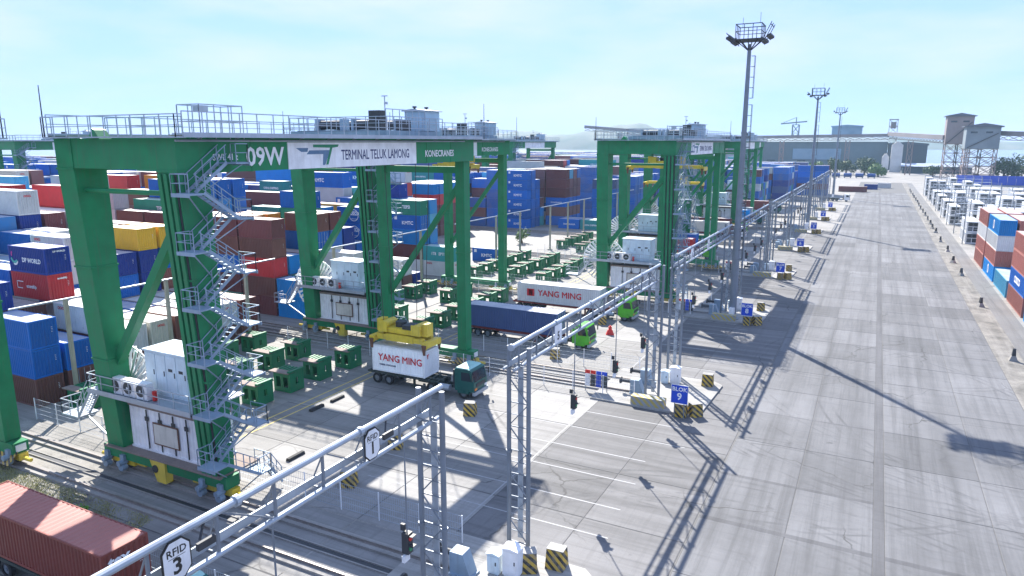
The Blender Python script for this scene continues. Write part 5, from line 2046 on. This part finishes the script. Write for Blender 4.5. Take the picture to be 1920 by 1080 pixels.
# ================================================================== marker posts on the verge
def marker_proto():
    t = thing('marker_post', 'x', 'marker post', group='verge marker posts')
    mb = MB()
    mb.hexa([(-0.42, -0.42, 0), (0.42, -0.42, 0), (0.42, 0.42, 0), (-0.42, 0.42, 0), (-0.2, -0.2, 0.55), (0.2, -0.2, 0.55), (0.2, 0.2, 0.55), (-0.2, 0.2, 0.55)])
    mpart('base', mb, M_PLINTH, t)
    mb = MB()
    mb.hexa([(-0.19, -0.19, 0.55), (0.19, -0.19, 0.55), (0.19, 0.19, 0.55), (-0.19, 0.19, 0.55), (-0.13, -0.13, 1.35), (0.13, -0.13, 1.35), (0.13, 0.13, 1.35), (-0.13, 0.13, 1.35)])
    mpart('post', mb, M_DARK, t)
    return t
MK = marker_proto()
for k, y in enumerate([89.3, 117.9, 144.8, 159.9, 176, 192.8, 211.8, 222, 233.4, 246, 260, 273, 286, 300, 314, 328, 343, 358, 374, 390]):
    lab = f'dark stub post on a concrete foot, {["first", "second", "third", "fourth", "fifth", "sixth", "seventh", "eighth", "ninth", "tenth", "eleventh", "twelfth", "thirteenth", "fourteenth", "fifteenth", "sixteenth", "seventeenth", "eighteenth", "nineteenth", "twentieth"][k]} up the verge'
    if k == 0:
        MK.location = (14.9, y, 0.0)
        MK['label'] = lab
    else:
        o = recopy(MK, (14.9 + RND.uniform(-.15, .15), y, 0.0), lab, RND.uniform(0, 1))

# ================================================================== fences
def fence_mesh(L, h=1.9):
    mb = MB()
    n = int(L / 3.0)
    for k in range(n + 1):
        x = L * k / n
        mb.tube((x, 0, 0), (x, 0, h), 0.04, 6)
    post = mb.mesh('fence_post', M_WHITE)
    mb = MB()
    for z in (0.15, 0.55, 0.95, 1.35, h - 0.06):
        mb.beam((0, 0, z), (L, 0, z), 0.018)
    m = int(L / 0.16)
    for k in range(m + 1):
        x = L * k / m
        mb.beam((x, 0.012, 0.1), (x, 0.012, h - 0.05), 0.010)
    return post, mb.mesh('wire_mesh', M_GALV)
FP, FW = fence_mesh(42.0)
for g in range(0, 4):
    yc = GAPY + PITCH * g
    for y, w in ((yc - 3.1, 'near'), (yc + 4.1, 'far')):
        if g == 0 and w == 'near':
            continue
        t = thing('wire_fence', f'thin white wire mesh fence on the {w} side of the {ORD[g + 1]} rail corridor', 'fence', (-61.5 if w == 'far' else -59.8, y, 0.02), 0, FP, 'wire fences')
        part('wire_mesh', FW, t)
FP2, FW2 = fence_mesh(25.0)
t = thing('wire_fence', 'thin wire mesh fence between the brown truck container and the grass', 'fence', (-43.5, 21.6, 0.02), 0, FP2, 'wire fences')
part('wire_mesh', FW2, t)

# ================================================================== light bars in front of the stacks
def bar_proto():
    t = thing('stack_light_bar', 'x', 'light bar', group='light bars at the stack fronts')
    mb = MB()
    mb.tube((0, -2.5, 9.6), (0, 26.5, 9.6), 0.09, 8)
    mpart('cross_bar', mb, M_GALV, t)
    for y in (2.1, 12, 22):
        mb = MB()
        mb.beam((0, y, 0), (0, y, 9.6), 0.3, 0.3)
        mb.box(-0.4, y - 0.4, 0, 0.4, y + 0.4, 0.25)
        mpart('post', mb, M_TAN, t)
    return t
M_TAN = paint('weathered_post', (0.36, 0.34, 0.25), 0.7, 0.4)
SB = bar_proto()
for c in range(0, 6):
    loc = (-62.0, 33.6 + PITCH * c, 0.02)
    lab = f'thin horizontal light bar on tan posts in front of the block {BLKN[c]} stack'
    if c == 0:
        SB.location = loc
        SB['label'] = lab
    else:
        recopy(SB, loc, lab)

# ================================================================== containers right of the road
def rstack(y0, x0, cols, who, tg=40):
    out = []
    for t_, col in enumerate(cols):
        if col is None:
            continue
        o = container(f'{col} container, {ROWN[t_]} tier of the stack {who}', (x0 + CW / 2, y0 + C40 / 2, 0.008 + 2.6 * t_), tg, col, True, None, rad(90), 'roadside stacks', marks=False)
        out.append(o)
    return out
WHO = ['across the road by the first marker post', 'across the road, second from the frame edge', 'with only one box across the road', 'across the road topped by a blue box', 'across the road farthest from the camera']
YS = [98.6, 112.6, 126.6, 140.6, 154.6]
s0 = rstack(YS[0], 18.9, ['bright blue', 'salmon', 'salmon'], WHO[0])
s1 = rstack(YS[1], 18.9, ['salmon', 'blue', 'salmon', 'salmon'], WHO[1])
s2 = rstack(YS[2], 18.9, ['sky blue'], WHO[2])
s3 = rstack(YS[3], 18.9, ['bright blue', 'salmon', 'white', 'bright blue'], WHO[3])
s4 = rstack(YS[4], 18.9, ['salmon', 'salmon', 'white', 'salmon'], WHO[4])
rstack(YS[3], 21.7, ['brown', 'maroon', 'white', 'salmon'], 'behind the one topped by a blue box')
rstack(YS[2], 21.7, ['salmon', 'brown'], 'behind the single sky blue box')
rstack(YS[1], 21.7, ['maroon', 'blue', 'salmon'], 'behind the second roadside stack')
rstack(YS[4], 21.7, ['maroon', 'salmon', 'salmon', 'salmon'], 'behind the farthest roadside stack')
rstack(YS[4], 24.5, ['maroon', 'blue', 'salmon'], 'two rows behind the farthest roadside one')
rstack(YS[3], 24.5, ['maroon', 'blue', 'salmon', 'salmon'], 'two rows behind the blue-topped one')
def cosco_y(o):          # lettering on the long face turned to the road (local +Y)
    t = part('lettering', text_mesh('COSCO', M_LETW, 1.3, 0.04), o, (0.0, CW / 2 + 0.004, 1.3), (rad(90), 0, rad(180)))
cosco_y(s1[1])
cosco_y(s0[0])
def emblem_y(o):
    mb = MB()
    for p in ring(0, 1.35, 0.8, 0.18, 0, 360, 18):
        mb.prism(p, 'y', CW / 2 + 0.002, CW / 2 + 0.006)
    mb.box(-0.1, CW / 2 + 0.002, 0.55, 0.1, CW / 2 + 0.006, 2.1)
    mpart('logo', mb, M_LETW, o)
emblem_y(s3[0])
emblem_y(s3[3])

# ---- reefers on powered racks
M_GRILL = flat('reefer_grille', (0.10, 0.11, 0.12), 0.6)
def reefer_end():
    mb = MB()
    mb.box(-0.03, -1.08, 0.16, 0.0, 1.08, 2.45, 0)
    mb.box(-0.06, -0.95, 1.45, -0.03, 0.95, 2.35, 1)
    for s in (-0.45, 0.45):
        mb.tube((-0.10, s, 1.9), (-0.06, s, 1.9), 0.36, 12, mi=2)
    mb.box(-0.06, -0.95, 0.4, -0.03, -0.1, 1.3, 2)
    mb.box(-0.07, 0.05, 0.35, -0.03, 0.95, 1.3, 1)
    return mb.mesh('cooling_unit', [M_WHITE, M_GRILL, M_DARK])
RE = reefer_end()
rr = random.Random(21)
nref = 0
RFN = ['near', 'second', 'third', 'fourth', 'fifth', 'sixth', 'seventh', 'eighth', 'ninth', 'tenth']
for bi, y in enumerate([192, 214, 236, 258, 282, 306, 332, 360]):
    for ri in range(10 if bi < 5 else 7):
        x = 19.6 + ri * 3.0
        if project((x, y, 3)) is None or project((x, y, 3))[0] > 1990:
            continue
        h = rr.choice([2, 2, 3, 3, 3])
        if rr.random() < 0.08:
            h = 0
        for t_ in range(h):
            o = container(f'white refrigerated container, {ROWN[t_]} tier, {RFN[ri]} row from the road, {RFN[bi]} reefer rack', (x + CW / 2, y + C40 / 2, 0.01 + 2.62 * t_), 40, 'white', False, None, rad(90), 'refrigerated containers', marks=False)
            o.color = (0.70, 0.71, 0.71, 1)
            o.name = 'refrigerated_container'
            part('cooling_unit', RE, o, (-C40 / 2, 0, 0))
            nref += 1
    # steel access rack in front of the machinery ends
    t = thing('reefer_rack', f'grey steel access rack in front of the {RFN[bi]} line of refrigerated containers', 'rack', (19.0, y - 1.5, 0.01), 0, None, 'reefer access racks')
    mb = MB()
    Lr = 30 if bi < 5 else 21
    for k in range(Lr // 3 + 1):
        for dy in (0, 1.0):
            mb.beam((k * 3.0, dy, 0), (k * 3.0, dy, 8.8), 0.11)
    mpart('upright', mb, M_POST, t)
    for z in (2.5, 5.1, 7.7):
        mb = MB()
        mb.box(0, 0, z, Lr, 1.0, z + 0.1)
        railing(mb, [(0, 0, z + 0.1), (Lr, 0, z + 0.1)], 1.0, 3.0, 0.03)
        mpart('walkway', mb, M_GALV, t)

# ---- last stacks beside the road, under the third mast
LASTC = [('blue', 'maroon', 'blue', 'blue', 'blue'), ('maroon', 'maroon', 'white', 'blue', 'navy'), ('blue', 'blue', 'maroon', 'blue'), ('maroon', 'blue', 'bright blue', 'blue', 'maroon'), ('blue', 'bright blue', 'white', 'maroon')]
for j, cols in enumerate(LASTC):
    for q in range(2):
        for t_, col in enumerate(cols[:len(cols) - (q and j % 2)]):
            container(f'{col} container, {ROWN[t_]} tier, {ROWN[j]} row, {["road end", "yard end"][q]} of the last roadside stack', (-22.0 - 6.3 * q, 342 + 2.75 * j, 0.01 + 2.6 * t_), 20, col, False, None, 0.0, 'last roadside stack', marks=False)

# ================================================================== grain terminal and other far buildings
M_WH = paint('warehouse_sheet', (0.11, 0.165, 0.185), 0.6, 0.15, scale=0.05)
M_WH2 = paint('warehouse_dark_sheet', (0.05, 0.075, 0.09), 0.6, 0.15, scale=0.05)
M_WH3 = paint('pale_blue_sheet', (0.20, 0.32, 0.42), 0.6, 0.15, scale=0.05)
M_TWR = paint('tower_cladding', (0.19, 0.23, 0.25), 0.6, 0.2, scale=0.1)
M_TWR2 = paint('tower_beige', (0.27, 0.22, 0.20), 0.6, 0.3, scale=0.1)
M_ROOF = paint('dark_roof_sheet', (0.10, 0.11, 0.13), 0.6, 0.1, scale=0.1)
M_SILO = paint('silo_concrete', (0.62, 0.61, 0.58), 0.7, 0.2, scale=0.1)
M_CONV = paint('conveyor_sheet', (0.22, 0.20, 0.20), 0.6, 0.2, scale=0.1)
def ribwall(mb, x0, x1, y, z0, z1, mi=0, step=5.5):
    k = int((x1 - x0) / step)
    for i in range(k + 1):
        x = x0 + (x1 - x0) * i / k
        mb.box(x - 0.15, y - 0.25, z0, x + 0.15, y, z1, mi)
t = thing('warehouse', 'very long grey-green sheet metal warehouse behind the light masts', 'building', (0, 0, 0))
mb = MB()
mb.box(-128, 700, 0, 6, 760, 23.5)
ribwall(mb, -128, 6, 700, 0, 23.5)
mpart('wall', mb, M_WH, t)
mb = MB()
mb.prism([(699, 23.5), (761, 23.5), (730, 27.5)], 'x', -129, 6.5)
mpart('roof', mb, M_WH, t)
for x in (-118, -92, -66, -40, -14):
    mb = MB()
    mb.box(x, 699.6, 0, x + 7, 699.95, 7.5)
    mpart('door', mb, M_WH2, t)
mb = MB()
mb.box(-70, 699.55, 8, -30, 699.9, 17.5)
mpart('pale_panel', mb, M_WH3, t)
t = thing('warehouse', 'dark sheet metal warehouse end beside the white silo', 'building', (0, 0, 0))
mb = MB()
mb.box(7, 690, 0, 35.5, 758, 20.5)
ribwall(mb, 7, 35.5, 690, 0, 20.5)
mpart('wall', mb, M_WH2, t)
mb = MB()
mb.prism([(6.5, 20.5), (36.5, 20.5), (36.5, 22.0), (21, 23.5), (6.5, 22.5)], 'y', 689, 759)
mpart('roof', mb, M_WH2, t)
t = thing('upper_building', 'pale blue box-shaped building standing behind the warehouse roof', 'building', (0, 0, 0))
mb = MB()
mb.box(-44, 790, 0, -17, 815, 38)
mpart('wall', mb, M_WH3, t)
mb = MB()
mb.prism([(-45, 38), (-16, 38), (-16, 39), (-30, 40.2), (-45, 39)], 'y', 789, 816)
mpart('roof', mb, M_WH3, t)
def lattice(mb, x0, x1, y0, y1, z0, z1, n, w=0.45):
    for x in (x0, x1):
        for y in (y0, y1):
            mb.beam((x, y, z0), (x, y, z1), w)
    for k in range(n):
        a, b = z0 + (z1 - z0) * k / n, z0 + (z1 - z0) * (k + 1) / n
        for y in (y0, y1):
            mb.beam((x0, y, a), (x1, y, b), w * 0.6)
            mb.beam((x1, y, a), (x0, y, b), w * 0.6)
            mb.beam((x0, y, b), (x1, y, b), w * 0.7)
        for x in (x0, x1):
            mb.beam((x, y0, a), (x, y1, b), w * 0.6)
            mb.beam((x, y0, b), (x, y1, b), w * 0.7)
def transfer_tower(label, x0, x1, y0, y1, zb, zt, mat, slope):
    t = thing('transfer_tower', label, 'tower', (0, 0, 0), group='conveyor transfer towers')
    mb = MB()
    xm = (x0 + x1) / 2
    lattice(mb, x0 + 0.5, xm, y0 + 0.5, y1 - 0.5, 0, zb, 4)
    lattice(mb, xm, x1 - 0.5, y0 + 0.5, y1 - 0.5, 0, zb, 4)
    mpart('lattice_legs', mb, M_TWRL, t)
    mb = MB()
    mb.box(x0, y0, zb, x1, y1, zt)
    mpart('wall', mb, mat, t)
    mb = MB()
    mb.prism([(x0 - 1.2, zt), (x1 + 1.2, zt - slope * 0.3), (x1 + 1.2, zt + 0.3), (xm, zt + 2.0), (x0 - 1.2, zt + 0.4)], 'y', y0 - 1, y1 + 1)
    mpart('roof', mb, M_ROOF, t)
    for k in range(2):
        mb = MB()
        xx = x0 + 2 + k * (x1 - x0) * 0.45
        mb.box(xx, y0 - 0.08, zt - 3.5, xx + 3.2, y0, zt - 2.6)
        mpart('window', mb, M_GLASS, t)
    mb = MB()
    mb.beam((x0 + 1, y0 - 0.3, zb + 0.5), (x1 - 1, y0 - 0.3, zt - 3.5), 0.4)
    mpart('stair_rail', mb, M_DARK, t)
M_TWRL = paint('lattice_red_brown', (0.27, 0.20, 0.18), 0.7, 0.2)
transfer_tower('tall grey transfer tower with dark pitched roof on lattice legs, rear one', 35.5, 49.5, 515, 530, 22, 38.5, M_TWR2, 0)
transfer_tower('broad grey transfer tower on lattice legs in front of the taller one', 42.5, 58.5, 474, 490, 19.5, 31.5, M_TWR, 1)
def conveyor(label, p, q, w=3.0, h=2.6, legs=(), mat=None):
    t = thing('conveyor_gallery', label, 'conveyor', (0, 0, 0), group='conveyor galleries')
    mb = MB()
    mb.beam(p, q, w, h)
    mpart('gallery', mb, mat or M_CONV, t)
    p, q = Vector(p), Vector(q)
    mb = MB()
    n = max(4, int((q - p).length / 6))
    for k in range(n):
        a, b = p + (q - p) * k / n, p + (q - p) * (k + 1) / n
        dz = Vector((0, 0, h / 2))
        lo = Vector((0, 0, h / 2 + 2.2))
        mb.beam(a - lo, b - lo, 0.3)
        mb.beam(a - dz, b - lo, 0.25)
        mb.beam(a - lo, b - dz, 0.25)
    mpart('truss', mb, M_TWRL, t)
    for f in legs:
        mb = MB()
        c = p + (q - p) * f
        zt = c.z - h / 2 - 2.2
        lattice(mb, c.x - 1.6, c.x + 1.6, c.y - 1.2, c.y + 1.2, 0, zt, 3, 0.4)
        mpart('support', mb, M_TWRL, t)
conveyor('thick conveyor gallery climbing from the warehouse to the transfer towers', (6, 640, 29.5), (36, 522, 26.0), 3.2, 2.8, (0.45,))
conveyor('conveyor gallery leaving the transfer towers to the frame edge', (58.5, 482, 28.0), (118, 420, 24.5), 3.0, 2.6, (0.3, 0.75))
conveyor('long level conveyor gallery running along the warehouse front', (-140, 660, 27.0), (6, 640, 28.5), 3.0, 2.4, (0.12, 0.45, 0.8))
conveyor('long pale brown conveyor gallery sloping behind the stacking cranes', (-250, 640, 37.5), (-140, 660, 28.0), 3.0, 2.6, (0.3, 0.7))
# tower frame with a tank above the warehouse
t = thing('elevator_tower', 'open frame elevator tower rising above the warehouse roof', 'tower', (0, 0, 0))
mb = MB()
lattice(mb, 6.5, 13.5, 775, 782, 0, 44, 7, 0.4)
mpart('frame', mb, M_TWR2, t)
mb = MB()
mb.tube((10, 778.5, 36), (10, 778.5, 42), 2.4, 12)
mpart('tank', mb, M_TWR2, t)
mb = MB()
mb.box(6, 774.5, 44, 14, 782.5, 44.6)
mpart('cap', mb, M_CONV, t)
for (x0, x1, h, y, lab) in ((8.6, 16.6, 21.0, 640, 'tall white silo house with a pitched top in front of the warehouse'), (2.6, 7.6, 11.5, 642, 'short white silo at the foot of the tall one')):
    t = thing('silo', lab, 'silo', (0, 0, 0), group='white silos')
    mb = MB()
    mb.box(x0, y, 0, x1, y + 8, h)
    mpart('wall', mb, M_SILO, t)
    mb = MB()
    xm = (x0 + x1) / 2
    mb.prism([(x0, h), (x1, h), (xm + 0.8, h + 2.6), (xm - 0.8, h + 2.6)], 'y', y, y + 8)
    mpart('roof', mb, M_SILO, t)
t = thing('low_shed', 'long low shed with a pale roof beside the silos', 'building', (0, 0, 0))
mb = MB()
mb.box(17, 620, 0, 62, 640, 5.2)
mpart('wall', mb, M_WH2, t)
mb = MB()
mb.prism([(618, 5.2), (642, 5.2), (630, 7.4)], 'x', 16, 63)
mpart('roof', mb, M_GALV, t)
M_TANK = paint('tank_blue', (0.01, 0.06, 0.24), 0.5, 0.3)
for k, (x, y, lab) in enumerate(((-24, 520, 'first blue tank from the left by the trees'), (-17, 520, 'second blue tank by the trees'), (-10, 520, 'third blue tank by the trees'), (-3, 520, 'fourth blue tank closest to the silos'))):
    t = thing('blue_tank', lab, 'tank', (x, y, 0), group='row of blue tanks')
    mb = MB()
    mb.tube((-2.4, 0, 1.9), (2.4, 0, 1.9), 1.3, 14)
    mpart('shell', mb, M_TANK, t)
    mb = MB()
    for xx in (-1.8, 1.8):
        mb.box(xx - 0.3, -1.5, 0, xx + 0.3, 1.5, 1.0)
    mpart('saddle', mb, M_POST, t)
# long blue boundary fence on the right, ship-to-shore gear far left
t = thing('blue_hoarding', 'long low blue hoarding beyond the refrigerated containers', 'fence', (0, 0, 0))
for k in range(22):
    mb = MB()
    mb.box(40 + k * 4.0, 470, 0, 43.9 + k * 4.0, 470.3, 5.0)
    mpart('panel', mb, M_SIGNB, t)
t = thing('harbour_crane', 'distant pale dock crane standing between the first two light masts', 'crane', (-75, 760, 0))
mb = MB()
lattice(mb, -3, 3, -3, 3, 0, 40, 5, 0.6)
mpart('tower', mb, M_TWR, t)
mb = MB()
mb.beam((-14, 0, 41), (10, 0, 43), 1.2)
mb.beam((0, 0, 40), (0, 0, 47), 0.8)
mb.beam((0, 0, 47), (-12, 0, 42), 0.4)
mpart('jib', mb, M_TWR, t)

# ================================================================== vegetation
def leaf_mat(name, a, b_):
    m, n, b = nodemat(name)
    g = N(n, 'ShaderNodeNewGeometry').outputs['Position']
    c = mixc(n, remap(n, noise(n, 0.9, 4, g), 0.35, 0.7), a, b_)
    n.links.new(c, b.inputs['Base Color'])
    b.inputs['Roughness'].default_value = 0.7
    return m
M_LEAF = leaf_mat('leaf_green', (0.030, 0.065, 0.018), (0.075, 0.12, 0.035))
M_LEAF2 = leaf_mat('leaf_bright', (0.06, 0.14, 0.02), (0.13, 0.22, 0.05))
M_LEAF3 = leaf_mat('weed_green', (0.12, 0.30, 0.03), (0.24, 0.42, 0.08))
M_BARK = flat('bark', (0.12, 0.09, 0.06), 0.9)
def tree(label, x, y, h, w, seed, leaf=None, n=900, ls=0.8, name='tree'):
    r = random.Random(seed)
    t = thing(name, label, 'tree' if name == 'tree' else 'bush', (x, y, 0), group='trees by the grain terminal' if name == 'tree' else 'bushes')
    mb = MB()
    mb.tube((0, 0, 0), (r.uniform(-.3, .3), 0, h * 0.55), w * 0.05 + 0.05, 7, 0.06)
    lobes = []
    for k in range(7):
        a = r.uniform(0, 6.28)
        q = Vector((math.cos(a) * w * r.uniform(0.15, 0.36), math.sin(a) * w * r.uniform(0.15, 0.36), h * r.uniform(0.42, 0.82)))
        mb.tube((0, 0, h * 0.35), tuple(q), w * 0.02 + 0.03, 5, 0.03)
        lobes.append((q, w * r.uniform(0.18, 0.30)))
    mpart('trunk', mb, M_BARK, t)
    vs, fs = [], []
    for _ in range(n):
        q, rr_ = r.choice(lobes)
        d = Vector((r.gauss(0, 1), r.gauss(0, 1), r.gauss(0, 0.8))).normalized()
        c = q + d * rr_ * (0.55 + 0.5 * r.random())
        u = Vector((r.gauss(0, 1), r.gauss(0, 1), r.gauss(0, 1))).normalized()
        v = u.cross(d + Vector((0.01, 0.02, 0.3))).normalized()
        s = ls * r.uniform(0.5, 1.1)
        o = len(vs)
        vs += [tuple(c - u * s), tuple(c + v * s * 0.5), tuple(c + u * s), tuple(c - v * s * 0.5)]
        fs.append((o, o + 1, o + 2, o + 3))
    me = bpy.data.meshes.new('crown')
    me.from_pydata(vs, [], fs)
    me.materials.append(leaf or M_LEAF)
    part('crown', me, t)
    return t
for k, (x, y, h, w, lab) in enumerate(((-30, 560, 11, 16, 'broad dark tree in front of the dark warehouse, leftmost of the row'), (-20, 575, 10, 15, 'dark rounded tree beside the blue tanks'), (-8, 570, 12, 17, 'large dark tree behind the blue tanks'),
                                       (1, 545, 8, 12, 'lighter tree at the foot of the short silo'), (-40, 550, 9, 13, 'yellowish green tree near the last container stack'), (66, 500, 15, 22, 'big round tree right of the transfer tower legs'),
                                       (78, 500, 14, 22, 'second big tree behind the blue hoarding'), (92, 505, 16, 24, 'tree behind the blue hoarding near the frame edge'), (108, 500, 13, 22, 'last tree behind the blue hoarding'), (34, 560, 7, 12, 'low bush-like tree under the transfer tower'))):
    tree(lab, x, y, h, w, 40 + k, M_LEAF2 if k in (3, 4) else M_LEAF, 1100, 1.0)
tree('small bright green bush on the rail corridor by the brown container', -42.5, 23.6, 0.8, 1.1, 90, M_LEAF3, 200, 0.14, 'bush')
tree('bright green bush on the bare paving in front of the tall blue stack', -72, 146, 3.2, 4.5, 91, M_LEAF2, 420, 0.32, 'bush')
# grass along the first rail corridor
r = random.Random(77)
vs, fs = [], []
for _ in range(30000):
    x = r.uniform(-59, -38)
    y = r.uniform(21.9, 25.6)
    if r.random() > 0.9 - 0.05 * (x + 57) * (0.6 + 0.4 * math.sin(x * 1.7 + y * 2.3)):
        continue
    h = r.uniform(0.03, 0.14)
    a = r.uniform(0, 6.28)
    w = 0.025
    dx, dy = math.cos(a) * w, math.sin(a) * w
    lx, ly = r.uniform(-.1, .1), r.uniform(-.1, .1)
    o = len(vs)
    vs += [(x - dx, y - dy, 0.02), (x + dx, y + dy, 0.02), (x + lx, y + ly, 0.02 + h)]
    fs.append((o, o + 1, o + 2))
me = bpy.data.meshes.new('grass')
me.from_pydata(vs, [], fs)
me.materials.append(leaf_mat('dry_grass', (0.26, 0.26, 0.10), (0.42, 0.40, 0.20)))
go = struct('grass', me, kind='stuff')
go['label'] = 'patchy dry grass beside the first crane rail'

# ================================================================== air
def haze():
    m = bpy.data.materials.new('haze_air')
    m.use_nodes = True
    n = m.node_tree
    n.nodes.clear()
    out = n.nodes.new('ShaderNodeOutputMaterial')
    v = n.nodes.new('ShaderNodeVolumePrincipled')
    v.inputs['Color'].default_value = (0.55, 0.80, 1.0, 1)
    v.inputs['Density'].default_value = HAZE_D
    v.inputs['Anisotropy'].default_value = 0.0
    n.links.new(v.outputs[0], out.inputs['Volume'])
    mb = MB()
    mb.box(-3200, -400, -3.0, 2200, 3600, 140)
    me = mb.mesh('haze', m)
    o = struct('haze', me, kind='stuff')
    o['label'] = 'pale blue haze over the whole port and the far shore'
HAZE_D = 0.00017
haze()
